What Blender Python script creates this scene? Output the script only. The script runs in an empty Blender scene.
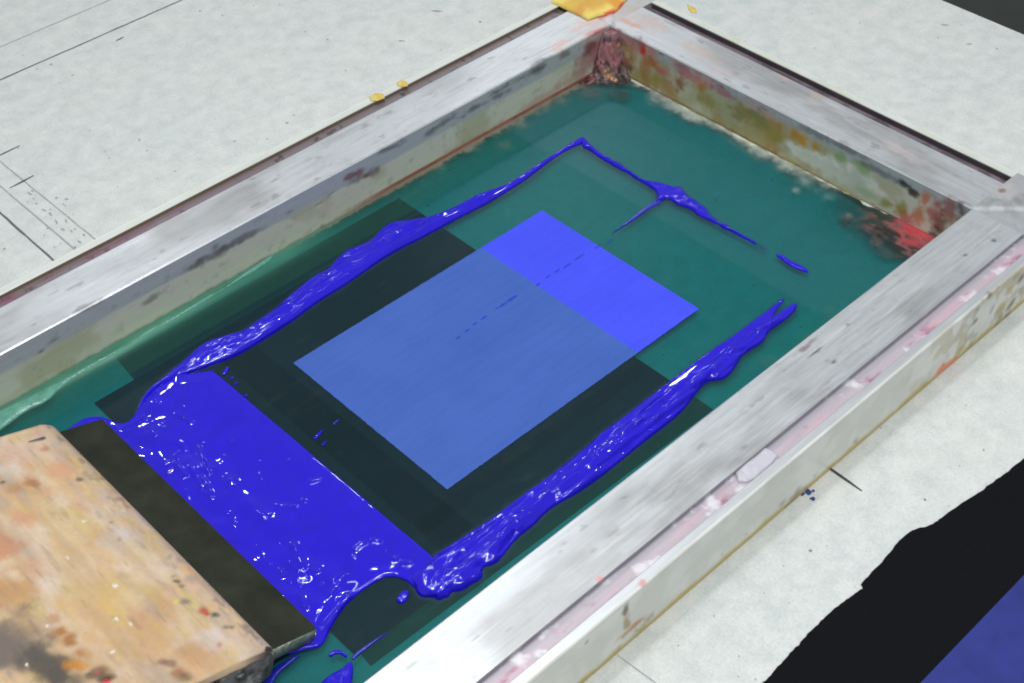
import bpy, math, random
import numpy as np
random.seed(4)
SC = bpy.context.scene
COL = SC.collection
A = np.array

# ------------------------------------------------------------ measured view (used to turn traced outlines into bench coordinates)
F = 1397.5
R = A([[0.7238627682659462, -0.6897191739587407, -0.01761118372038988],
       [0.48392844346558384, 0.48936002618388913, 0.7254929540514372],
       [0.4917681916547046, 0.533679890802507, -0.6880042295143876]])
EYE = A([0, 0, .687])
MZ = .0050          # height of the screen mesh above the bench
TZ = .0470          # height of the frame top


def at(x, y, z=0.0):
    d = R.T @ A([(x - 512) / F, -(y - 341.5) / F, 1])
    return EYE + d * ((z - EYE[2]) / d[2])


def poly(pts, z=MZ):
    return A([at(x, y, z)[:2] for x, y in pts])


def lin(c):
    c = A(c, float) / 255
    return np.where(c <= .04045, c / 12.92, ((c + .055) / 1.055) ** 2.4)


# ------------------------------------------------------------ numeric noise
def _hash(ix, iy, iz, seed):
    n = (ix.astype(np.int64) * 374761393 + iy.astype(np.int64) * 668265263 + iz.astype(np.int64) * 2147483647 + seed * 1274126177) & 0xffffffff
    n = ((n ^ (n >> 13)) * 1274126177) & 0xffffffff
    n = ((n ^ (n >> 16)) * 2246822519) & 0xffffffff
    return ((n ^ (n >> 15)) & 0xffffff) / float(0xffffff)


def vnoise(P, fr, seed=0):
    P = np.asarray(P, float) * fr
    i = np.floor(P); f = P - i; f = f * f * (3 - 2 * f); i = i.astype(np.int64)
    o = 0
    for a in (0, 1):
        for b in (0, 1):
            for c in (0, 1):
                w = (f[:, 0] if a else 1 - f[:, 0]) * (f[:, 1] if b else 1 - f[:, 1]) * (f[:, 2] if c else 1 - f[:, 2])
                o = o + w * _hash(i[:, 0] + a, i[:, 1] + b, i[:, 2] + c, seed)
    return o


def fbm(P, fr, seed=0, oc=4):
    o = 0; a = .5; t = 0
    for k in range(oc):
        o = o + a * vnoise(P, fr * 2 ** k, seed + k * 17); t += a; a *= .55
    return o / t


def ss(a, b, x):
    t = np.clip((x - a) / (b - a), 0, 1)
    return t * t * (3 - 2 * t)


def mix(c, d, m):
    return c * (1 - m[:, None]) + A(d) * m[:, None]


# ------------------------------------------------------------ object helpers
def mesh_obj(name, V, Fc, mat, parent=None, colour=None, smooth=True, alpha=None):
    me = bpy.data.meshes.new(name)
    me.from_pydata([tuple(map(float, v)) for v in V], [], [tuple(int(i) for i in f) for f in Fc])
    me.update()
    if colour is not None:
        at_ = me.color_attributes.new('paint', 'FLOAT_COLOR', 'POINT')
        c = np.ones((len(V), 4)); c[:, :3] = np.clip(colour, 0, 1)
        if alpha is not None: c[:, 3] = alpha
        at_.data.foreach_set('color', c.astype(np.float32).ravel())
    if smooth:
        me.polygons.foreach_set('use_smooth', [True] * len(me.polygons))
    me.materials.append(mat)
    o = bpy.data.objects.new(name, me)
    COL.objects.link(o)
    if parent is not None: o.parent = parent
    return o


def tag(o, label=None, cat=None, group=None, kind=None):
    if label: o['label'] = label
    if cat: o['category'] = cat
    if group: o['group'] = group
    if kind: o['kind'] = kind
    return o


def empty(name, loc, label, cat, group=None):
    o = bpy.data.objects.new(name, None); COL.objects.link(o)
    o.location = loc; o.empty_display_size = .02
    bpy.context.view_layer.update()
    return tag(o, label, cat, group)


def child(o, root):
    o.parent = root
    o.matrix_parent_inverse = root.matrix_world.inverted()
    if root.type == 'EMPTY':
        from mathutils import Matrix
        o.matrix_parent_inverse = Matrix.Translation(-root.location)
    return o


def grid_faces(nu, nv, wrap=False):
    i = np.arange(nu - 1)[:, None] * nv; j = np.arange(nv - 1)[None, :]
    a = (i + j).ravel()
    return np.stack([a, a + nv, a + nv + 1, a + 1], 1)


# ------------------------------------------------------------ materials
def nm(name):
    m = bpy.data.materials.new(name); m.use_nodes = True
    nt = m.node_tree; nt.nodes.clear()
    out = nt.nodes.new('ShaderNodeOutputMaterial')
    b = nt.nodes.new('ShaderNodeBsdfPrincipled')
    nt.links.new(b.outputs[0], out.inputs[0])
    return m, nt, b, out


def N(nt, typ, **kw):
    n = nt.nodes.new(typ)
    for k, v in kw.items():
        if k.startswith('in_'):
            key = k[3:]; n.inputs[int(key) if key.isdigit() else key.replace('_', ' ').title()].default_value = v
        else: setattr(n, k, v)
    return n


def coords(nt, scale=(1, 1, 1)):
    g = N(nt, 'ShaderNodeNewGeometry')
    mp = N(nt, 'ShaderNodeMapping'); mp.inputs['Scale'].default_value = scale
    nt.links.new(g.outputs['Position'], mp.inputs['Vector'])
    return mp.outputs[0]


def add_bump(nt, b, vec, layers):
    """layers: (scale, distance, strength, detail)"""
    prev = None
    for sc, dist, st, det in layers:
        n = N(nt, 'ShaderNodeTexNoise'); n.inputs['Scale'].default_value = sc; n.inputs['Detail'].default_value = det
        nt.links.new(vec, n.inputs['Vector'])
        bp = N(nt, 'ShaderNodeBump'); bp.inputs['Strength'].default_value = st; bp.inputs['Distance'].default_value = dist
        nt.links.new(n.outputs['Fac'], bp.inputs['Height'])
        if prev: nt.links.new(prev.outputs[0], bp.inputs['Normal'])
        prev = bp
    nt.links.new(prev.outputs[0], b.inputs['Normal'])
    return prev


def paint_mat(name, rough=.5, metal=0.0, spec=.5, var=.12, vscale=260, bump=((900, .0002, .3, 4),), stretch=(1, 1, 1), rvar=.1, coat=0.0):
    """surface colour from the painted attribute, broken up by fine procedural noise"""
    m, nt, b, out = nm(name)
    at_ = N(nt, 'ShaderNodeVertexColor', layer_name='paint')
    vec = coords(nt, stretch)
    n = N(nt, 'ShaderNodeTexNoise'); n.inputs['Scale'].default_value = vscale; n.inputs['Detail'].default_value = 6; n.inputs['Roughness'].default_value = .65
    nt.links.new(vec, n.inputs['Vector'])
    mr = N(nt, 'ShaderNodeMapRange'); mr.inputs[1].default_value = .25; mr.inputs[2].default_value = .75
    mr.inputs[3].default_value = 1 - var; mr.inputs[4].default_value = 1 + var
    nt.links.new(n.outputs['Fac'], mr.inputs[0])
    mx = N(nt, 'ShaderNodeVectorMath', operation='SCALE')
    nt.links.new(at_.outputs['Color'], mx.inputs[0]); nt.links.new(mr.outputs[0], mx.inputs['Scale'])
    nt.links.new(mx.outputs[0], b.inputs['Base Color'])
    mr2 = N(nt, 'ShaderNodeMapRange'); mr2.inputs[1].default_value = .3; mr2.inputs[2].default_value = .7
    mr2.inputs[3].default_value = rough - rvar; mr2.inputs[4].default_value = rough + rvar
    nt.links.new(n.outputs['Fac'], mr2.inputs[0]); nt.links.new(mr2.outputs[0], b.inputs['Roughness'])
    b.inputs['Specular IOR Level'].default_value = spec
    if metal == 'alpha': nt.links.new(at_.outputs['Alpha'], b.inputs['Metallic'])
    else: b.inputs['Metallic'].default_value = metal
    b.inputs['Coat Weight'].default_value = coat
    add_bump(nt, b, vec, bump)
    return m


def flat_mat(name, c, rough=.5, spec=.4, bump=((400, .0003, .4, 4),), var=.08, vscale=120, metal=0):
    m, nt, b, out = nm(name)
    vec = coords(nt)
    n = N(nt, 'ShaderNodeTexNoise'); n.inputs['Scale'].default_value = vscale; n.inputs['Detail'].default_value = 5
    nt.links.new(vec, n.inputs['Vector'])
    cr = N(nt, 'ShaderNodeValToRGB')
    c = A(c, float)
    cr.color_ramp.elements[0].position = .3; cr.color_ramp.elements[1].position = .7
    cr.color_ramp.elements[0].color = (*(c * (1 - var)), 1); cr.color_ramp.elements[1].color = (*np.clip(c * (1 + var), 0, 1), 1)
    nt.links.new(n.outputs['Fac'], cr.inputs[0]); nt.links.new(cr.outputs[0], b.inputs['Base Color'])
    b.inputs['Roughness'].default_value = rough; b.inputs['Specular IOR Level'].default_value = spec
    b.inputs['Metallic'].default_value = metal
    add_bump(nt, b, vec, bump)
    return m


# bench: off-white laminate with cloudy mottling and small specks
def bench_mat():
    m, nt, b, out = nm('bench_laminate')
    vec = coords(nt)
    def noise(s, d=5, r=.6):
        n = N(nt, 'ShaderNodeTexNoise'); n.inputs['Scale'].default_value = s; n.inputs['Detail'].default_value = d; n.inputs['Roughness'].default_value = r
        nt.links.new(vec, n.inputs['Vector']); return n.outputs['Fac']
    def ramp(f, p0, c0, p1, c1):
        r = N(nt, 'ShaderNodeValToRGB'); e = r.color_ramp.elements
        e[0].position = p0; e[1].position = p1; e[0].color = (*c0, 1); e[1].color = (*c1, 1)
        nt.links.new(f, r.inputs[0]); return r.outputs[0]
    def mulc(a, c):
        x = N(nt, 'ShaderNodeMix', data_type='RGBA', blend_type='MULTIPLY'); x.inputs[0].default_value = 1
        nt.links.new(a, x.inputs[6]); nt.links.new(c, x.inputs[7]); return x.outputs[2]
    base = ramp(noise(62, 6, .66), .36, (.575, .605, .595), .64, (.69, .70, .685))
    big = ramp(noise(9, 3), .3, (.93, .96, .97), .7, (1, .995, .98))
    fine = ramp(noise(520, 3), .32, (.86, .89, .89), .60, (1, 1, 1))
    c = mulc(mulc(base, big), fine)
    # mid size smudges
    sm = ramp(noise(130, 6, .75), .655, (1, 1, 1), .76, (.74, .77, .78))
    c = mulc(c, sm)
    # specks
    vo = N(nt, 'ShaderNodeTexVoronoi'); vo.inputs['Scale'].default_value = 55; vo.inputs['Randomness'].default_value = 1
    nt.links.new(vec, vo.inputs['Vector'])
    sp = ramp(vo.outputs['Distance'], .045, (.35, .36, .38), .075, (1, 1, 1))
    gate = ramp(noise(24, 2), .55, (1, 1, 1), .58, (0, 0, 0))
    mm = N(nt, 'ShaderNodeMix', data_type='RGBA'); nt.links.new(gate, mm.inputs[0]); nt.links.new(sp, mm.inputs[6]); mm.inputs[7].default_value = (1, 1, 1, 1)
    c = mulc(c, mm.outputs[2])
    nt.links.new(c, b.inputs['Base Color'])
    b.inputs['Roughness'].default_value = .55; b.inputs['Specular IOR Level'].default_value = .3
    add_bump(nt, b, vec, ((300, .0003, .35, 5),))
    return m


M_bench = bench_mat()
M_metal_x = paint_mat('brushed_aluminium', rough=.38, metal='alpha', spec=.5, var=.06, vscale=420, bump=((700, .0002, .22, 4),), stretch=(.06, 1, 1), rvar=.07)
M_metal_y = paint_mat('brushed_aluminium_short_bar', rough=.38, metal='alpha', spec=.5, var=.06, vscale=420, bump=((700, .0002, .22, 4),), stretch=(1, .06, 1), rvar=.07)
M_metal = paint_mat('scuffed_aluminium', rough=.40, metal='alpha', spec=.5, var=.03, vscale=150, bump=((200, .0002, .15, 4),), rvar=.06)
M_wood = paint_mat('stained_wood', rough=.5, spec=.35, var=.06, vscale=330, bump=((400, .0004, .35, 5), (120, .0006, .25, 3)), rvar=.12)
M_crust = paint_mat('dried_ink_crust', rough=.5, spec=.35, var=.15, vscale=500, bump=((450, .0005, .4, 4),), rvar=.15)
M_rubber = flat_mat('blade_rubber', lin((36, 39, 28)), rough=.5, spec=.2, var=.35, vscale=55, bump=((260, .0003, .25, 5),))
M_rubber_end = flat_mat('blade_rubber_end', lin((110, 122, 112)), rough=.3, spec=.6, var=.5, vscale=300, bump=((350, .001, .8, 4),))
M_black = flat_mat('black_paper', lin((19, 20, 23)), rough=.9, spec=.06, var=.08, vscale=500, bump=((1500, .0002, .3, 3),))
M_card = flat_mat('dark_card', lin((58, 78, 68)), rough=.8, spec=.2, var=.2, vscale=50)
M_print = flat_mat('printed_blue_ink', lin((37, 48, 124)), rough=.6, spec=.3, var=.14, vscale=60, bump=((900, .0002, .4, 4),))
M_pencil = flat_mat('pencil_graphite', lin((62, 64, 62)), rough=.6, var=.25, vscale=800)
M_pencil2 = flat_mat('faint_pencil', lin((156, 161, 162)), rough=.6, var=.25, vscale=600)
M_seam = flat_mat('bench_seam', lin((92, 96, 97)), rough=.7, var=.25, vscale=300)
M_tape = flat_mat('white_tape', (.50, .50, .56), rough=.35, spec=.5, var=.06, bump=((300, .001, .8, 4),))
M_floor = flat_mat('dark_floor', lin((62, 66, 62)), rough=.6, var=.2, vscale=6)
M_yellow = paint_mat('yellow_paper', rough=.55, spec=.3, var=.06, vscale=500, bump=((700, .0003, .4, 4),))


def ink_mat(name, c, rough=.035, fine=.5):
    m, nt, b, out = nm(name)
    vec = coords(nt)
    n = N(nt, 'ShaderNodeTexNoise'); n.inputs['Scale'].default_value = 90; n.inputs['Detail'].default_value = 3
    nt.links.new(vec, n.inputs['Vector'])
    cr = N(nt, 'ShaderNodeValToRGB'); e = cr.color_ramp.elements
    e[0].position = .3; e[1].position = .7
    e[0].color = (*(A(c) * .93), 1); e[1].color = (*np.clip(A(c) * 1.07, 0, 1), 1)
    nt.links.new(n.outputs['Fac'], cr.inputs[0]); nt.links.new(cr.outputs[0], b.inputs['Base Color'])
    b.inputs['Roughness'].default_value = rough
    b.inputs['Specular IOR Level'].default_value = .62
    add_bump(nt, b, vec, ((120, .0012, .10 * fine, 1), (520, .0004, .07 * fine, 1)))
    return m


M_ink = ink_mat('wet_blue_ink', (.013, .0025, .55))
M_inkthin = ink_mat('thin_blue_ink', (.012, .018, .36), rough=.2)


def emulsion_mat():
    m, nt, b, out = nm('green_emulsion_mesh')
    vc = N(nt, 'ShaderNodeVertexColor', layer_name='paint')
    vec = coords(nt)
    nt.links.new(vc.outputs['Color'], b.inputs['Base Color'])
    b.inputs['Roughness'].default_value = .25
    b.inputs['Specular IOR Level'].default_value = .35
    # fabric weave: two crossed wave patterns as bump
    w1 = N(nt, 'ShaderNodeTexWave', bands_direction='X'); w1.inputs['Scale'].default_value = 220
    w2 = N(nt, 'ShaderNodeTexWave', bands_direction='Y'); w2.inputs['Scale'].default_value = 220
    for w in (w1, w2): nt.links.new(vec, w.inputs['Vector'])
    ad = N(nt, 'ShaderNodeMath', operation='ADD'); nt.links.new(w1.outputs['Fac'], ad.inputs[0]); nt.links.new(w2.outputs['Fac'], ad.inputs[1])
    bp = N(nt, 'ShaderNodeBump'); bp.inputs['Strength'].default_value = .12; bp.inputs['Distance'].default_value = .0002
    nt.links.new(ad.outputs[0], bp.inputs['Height'])
    n = N(nt, 'ShaderNodeTexNoise'); n.inputs['Scale'].default_value = 60; n.inputs['Detail'].default_value = 4; nt.links.new(vec, n.inputs['Vector'])
    bp2 = N(nt, 'ShaderNodeBump'); bp2.inputs['Strength'].default_value = .15; bp2.inputs['Distance'].default_value = .001
    nt.links.new(n.outputs['Fac'], bp2.inputs['Height']); nt.links.new(bp.outputs[0], bp2.inputs['Normal'])
    nt.links.new(bp2.outputs[0], b.inputs['Normal'])
    tr = N(nt, 'ShaderNodeBsdfTransparent'); tr.inputs[0].default_value = (.04, .52, .52, 1)
    ms = N(nt, 'ShaderNodeMixShader')
    nt.links.new(vc.outputs['Alpha'], ms.inputs[0]); nt.links.new(tr.outputs[0], ms.inputs[1]); nt.links.new(b.outputs[0], ms.inputs[2])
    nt.links.new(ms.outputs[0], out.inputs[0])
    return m


M_emul = emulsion_mat()
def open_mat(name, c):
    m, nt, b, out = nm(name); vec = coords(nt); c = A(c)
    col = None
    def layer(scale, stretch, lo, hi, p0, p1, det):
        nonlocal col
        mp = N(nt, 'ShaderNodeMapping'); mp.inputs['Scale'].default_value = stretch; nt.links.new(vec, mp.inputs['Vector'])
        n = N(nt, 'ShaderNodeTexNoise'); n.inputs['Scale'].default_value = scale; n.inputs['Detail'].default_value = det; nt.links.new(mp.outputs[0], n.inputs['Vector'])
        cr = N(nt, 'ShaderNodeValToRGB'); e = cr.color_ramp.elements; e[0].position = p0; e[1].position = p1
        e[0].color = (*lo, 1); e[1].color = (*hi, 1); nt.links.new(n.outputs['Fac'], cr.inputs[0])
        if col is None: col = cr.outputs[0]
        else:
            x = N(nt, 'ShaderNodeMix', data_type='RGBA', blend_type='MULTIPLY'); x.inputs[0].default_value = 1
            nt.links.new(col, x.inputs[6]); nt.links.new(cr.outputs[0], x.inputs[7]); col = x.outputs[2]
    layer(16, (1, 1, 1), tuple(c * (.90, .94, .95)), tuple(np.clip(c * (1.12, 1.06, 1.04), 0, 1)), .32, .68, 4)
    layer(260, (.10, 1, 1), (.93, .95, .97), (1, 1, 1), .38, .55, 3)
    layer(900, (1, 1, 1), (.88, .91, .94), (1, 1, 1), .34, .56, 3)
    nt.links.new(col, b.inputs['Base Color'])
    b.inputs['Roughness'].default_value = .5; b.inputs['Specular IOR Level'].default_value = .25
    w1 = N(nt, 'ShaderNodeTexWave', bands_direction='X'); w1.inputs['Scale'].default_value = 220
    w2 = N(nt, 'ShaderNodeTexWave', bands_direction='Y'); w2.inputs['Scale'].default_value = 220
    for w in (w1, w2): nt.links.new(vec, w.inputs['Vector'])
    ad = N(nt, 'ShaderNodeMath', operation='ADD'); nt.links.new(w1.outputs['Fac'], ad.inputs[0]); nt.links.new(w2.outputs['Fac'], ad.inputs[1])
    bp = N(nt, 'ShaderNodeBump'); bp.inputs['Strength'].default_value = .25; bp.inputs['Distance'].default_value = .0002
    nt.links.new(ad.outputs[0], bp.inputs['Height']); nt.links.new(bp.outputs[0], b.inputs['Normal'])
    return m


M_openA = open_mat('open_mesh_inked_bright', (.049, .074, .84))  # opaque; brightness of the white bench showing through is painted into the colour
M_openB = open_mat('open_mesh_inked_dull', (.044, .113, .44))  # same inked mesh, darkened in colour for the black sheet below

# ------------------------------------------------------------ setting
def box(name, x0, x1, y0, y1, z0, z1, mat, parent=None):
    V = [(x, y, z) for x in (x0, x1) for y in (y0, y1) for z in (z0, z1)]
    Fc = [(0, 1, 3, 2), (4, 6, 7, 5), (0, 4, 5, 1), (2, 3, 7, 6), (0, 2, 6, 4), (1, 5, 7, 3)]
    return mesh_obj(name, V, Fc, mat, parent, smooth=False)


bench = tag(box('printing_table', -.7, 1.108, -.7, 2.6, -.04, 0, M_bench), kind='structure')
fl = tag(box('floor', -5, 8, -5, 8, -.80, -.75, M_floor), kind='structure')


def strip(name, p, q, w, z, mat, parent, h=.0002):
    """thin drawn line of real width w on the bench"""
    p = A(p); q = A(q); d = q - p; L = np.hypot(*d); d = d / L; n = A([-d[1], d[0]])
    k = max(2, int(L / .01)); V = []
    rs = np.random.RandomState(int(abs(p[0] * 1e4)) + 3)
    for i in range(k + 1):
        c = p + d * L * i / k + n * rs.normal(0, w * .10); ww = w / 2 * (1 + rs.uniform(-.25, .25))
        if i in (0, k): ww *= .45
        for s in (-1, 1): V.append((*(c + n * s * ww), z + h))
    Fc = [(2 * i, 2 * i + 2, 2 * i + 3, 2 * i + 1) for i in range(k)]
    return mesh_obj(name, V, Fc, mat, parent, smooth=False)


def bl(name, a, b_, w, mat, ext=0):
    p = at(*a)[:2]; q = at(*b_)[:2]
    if ext: d = (q - p) / np.hypot(*(q - p)); p = p - d * ext; q = q + d * ext
    return strip(name, p, q, w, 0, mat, bench)


bl('seam', (0, 80), (182, 0), .0016, M_seam, .4)
bl('pencil_line', (0, 47), (110, 0), .0011, M_pencil2, .3)
bl('pencil_line', (0, 161.6), (95, 239), .0011, M_pencil2, .05)
bl('pencil_line', (0, 186), (75.6, 250), .0012, M_pencil2, .05)
bl('pencil_line', (0, 212.6), (42, 250), .0017, M_seam, .05)
bl('pencil_line', (617, 655), (665, 690), .0009, M_pencil2)
for a, b_, w in (((-12, 161), (19.7, 145.8), .0019), ((9.7, 188.5), (34, 175.5), .0019), ((818, 461), (862, 491), .0018), ((116, 41), (124, 37), .0017)):
    bl('registration_mark', a, b_, w, M_pencil)

rs = np.random.RandomState(11)
# loose specks and scuffs on the bench
def speck(x, y, r, mat, el=1.0, ang=0.0, name='scuff'):
    c = at(x, y); V = [(c[0], c[1], .0005)]; n = 9
    for i in range(n):
        t = 2 * math.pi * i / n; rr = r * rs.uniform(.6, 1.2)
        dx, dy = rr * el * math.cos(t), rr * math.sin(t)
        V.append((c[0] + dx * math.cos(ang) - dy * math.sin(ang), c[1] + dx * math.sin(ang) + dy * math.cos(ang), .00035))
    return V, [(0, 1 + i, 1 + (i + 1) % n) for i in range(n)]


def specks(name, lst, mat):
    V = []; Fc = []
    for args in lst:
        v, f = speck(*args); Fc += [tuple(i + len(V) for i in t) for t in f]; V += v
    return mesh_obj(name, V, Fc, mat, bench)


L_ = [(27 + 9 * i * .4 + rs.normal(0, 3), 192 + i * 3.6 * .9 + rs.normal(0, 3), rs.uniform(.0005, .0011), None, rs.uniform(1, 3.5), -1.57 + rs.normal(0, .2)) for i in range(26)]
L_ += [(rs.uniform(0, 80), rs.uniform(195, 250), rs.uniform(.0004, .0011), None, rs.uniform(1, 2), rs.uniform(0, 3)) for i in range(14)]
L_ += [(rs.uniform(0, 1000), rs.uniform(0, 200), rs.uniform(.0004, .0009), None, rs.uniform(1, 2.5), rs.uniform(0, 3)) for i in range(60)]
L_ += [(rs.uniform(560, 1020), rs.uniform(380, 680), rs.uniform(.0003, .0006), None, rs.uniform(1, 2.5), rs.uniform(0, 3)) for i in range(45)]
L_ += [(51, 64.5, .0012, None, 1.3, 0), (287, 123, .0012, None, 1.4, 0), (294, 115, .0009, None, 1, 0), (267, 139, .0009, None, 1, 0), (436, 11, .0012, None, 5, -.9), (402, 41, .0010, None, 4, -.9), (945, 25, .0009, None, 4, -.8), (969, 44, .0009, None, 3, -.8)]
M_speck = flat_mat('scuff_dirt', lin((160, 163, 162)), rough=.7, var=.3, vscale=900)
M_navy = flat_mat('dried_navy_drop', lin((50, 62, 120)), rough=.4, var=.2)
specks('scuff', L_, M_speck)
specks('dried_drop', [(808, 492, .0022, None, 1.5, .4), (803, 494, .0013, None, 1.5, .2), (812.5, 499, .0019, None, 1.1, .9), (813, 491, .0012, None, 1, 0)], M_navy)
specks('dried_drop', [(480, 22, .0011, None, 1, 0), (925, 500, .0008, None, 1, 0)], flat_mat('dried_red_drop', lin((170, 70, 60)), rough=.5))

# ------------------------------------------------------------ paper under the screen and the printed sheet
def sheet(name, outline, z, th, mat, parent=None):
    n = len(outline)
    V = [(x, y, z) for x, y in outline] + [(x, y, z + th) for x, y in outline]
    Fc = [tuple(range(n - 1, -1, -1)), tuple(range(n, 2 * n))] + [(i, (i + 1) % n, n + (i + 1) % n, n + i) for i in range(n)]
    return mesh_obj(name, V, Fc, mat, parent, smooth=False)


def rect(x0, x1, y0, y1): return [(x0, y0), (x1, y0), (x1, y1), (x0, y1)]


tag(sheet('black_sheet', [(.2460, .3935), (.5415, .3885), (.5415, .7175), (.2790, .7175)], .0003, .0003, M_card), 'wider grey green card under the screen, showing between the ink bead and the rail', 'paper', 'dark sheets under the screen')
tag(sheet('black_sheet', rect(.2440, .5405, .4040, .6895), .0009, .0003, M_black), 'longer black sheet under the green screen, reaching beneath the blue ink pool', 'paper', 'dark sheets under the screen')

wav = [(1024, 459), (1008, 471), (993, 482), (981, 491), (969.7, 498), (955, 508), (941, 517.7), (934, 523), (928, 526), (918, 528), (911, 530.5), (903, 537), (896, 544), (888, 554), (879.7, 564), (870, 574), (861, 584), (863, 588), (853, 595), (843, 601), (833, 610), (823, 619), (813, 629), (803, 639), (793, 650), (783, 661), (773, 672), (763, 683)]
W = [tuple(p) for p in poly(wav, .001)]
rs = np.random.RandomState(5)
pre = [(W[0][0] + .02 * k, W[0][1] + rs.normal(0, .0015)) for k in range(14, 0, -1)]
post = [(W[-1][0] - .012 * k, W[-1][1] + rs.normal(0, .0012)) for k in range(1, 10)]
edge = pre + W + post
fine = []
for i in range(len(edge) - 1):
    p, q = A(edge[i]), A(edge[i + 1])
    for t in (0, .25, .5, .75): fine.append(tuple(p + (q - p) * t + rs.normal(0, .00022, 2)))
out_ = [(edge[0][0], -.12)] + fine + [(edge[-1][0], -.12)]
pp = empty('printed_sheet', (.6, .05, 0), 'black handmade paper with a rough deckle edge and a blue printed block, on the bench', 'print')
child(sheet('paper', out_[::-1], .0004, .0006, M_black), pp)
child(sheet('printed_block', rect(.36, .86, -.08, .1675), .00105, .0001, M_print), pp)

# ------------------------------------------------------------ screen frame
X0, X1, Y0, Y1 = .0825, .7950, .3620, .7270      # inner opening
TW, LI, OW, LZ = .0425, .0545, .0615, .0433   # top width, lip inner, outer width, ledge height
frame = empty('screen_frame', (.40, .55, 0), 'aluminium screen printing frame with green stencil mesh, lying on the white bench', 'printing frame')


def prof():
    pts = []
    def seg(a, b, n, kind):
        for i in range(n):
            t = i / n; pts.append((a[0] + (b[0] - a[0]) * t, a[1] + (b[1] - a[1]) * t, kind))
    seg((0, .002), (0, TZ - .0010), 38, 0)
    seg((0, TZ - .0010), (.0010, TZ), 2, 1)
    seg((.0010, TZ), (TW - .0004, TZ), 34, 1)
    seg((TW - .0004, TZ), (TW, TZ - .0006), 1, 1)
    seg((TW, TZ - .0006), (TW, LZ), 5, 2)
    seg((TW, LZ), (LI, LZ), 9, 3)
    seg((LI, LZ), (LI, TZ - .0005), 5, 4)
    seg((LI, TZ - .0005), (LI + .0005, TZ), 1, 5)
    seg((LI + .0005, TZ), (OW - .0008, TZ), 5, 5)
    seg((OW - .0008, TZ), (OW, TZ - .0008), 2, 6)
    seg((OW, TZ - .0008), (OW, .0004), 28, 6)
    pts.append((OW, .0004, 6))
    return pts


PR = prof()
ALU = A((.63, .66, .685))


def blob(P, c, r):
    return np.exp(-((P - A(c)) ** 2).sum(1) / r ** 2)


def wallpt(x, y, axis, val):
    """point where the line of sight through a traced pixel meets the vertical plane axis=val"""
    d = R.T @ A([(x - 512) / F, -(y - 341.5) / F, 1]); t = (val - EYE[axis]) / d[axis]
    return EYE + d * t


def spots(P, c, lst, fr=190, seed=3, sh=.22, warp=1.0):
    """lst: (centre, radius, colour, strength); radius may be a 3-tuple"""
    nz = fbm(P, fr, seed, 4) - .5
    P = P + .0048 * (np.stack([fbm(P, 75, seed + k, 3) for k in (101, 202, 303)], 1) - .5) * (1, 1, .5) * warp
    for cen, r, colr, st in lst:
        r = A(r) * np.ones(3)
        d = np.sqrt((((P - A(cen)) / r) ** 2).sum(1))
        m = ss(1.50, .35, d + nz * 1.6 * (sh / .22)) * st
        c = mix(c, colr, m)
    return c


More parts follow.
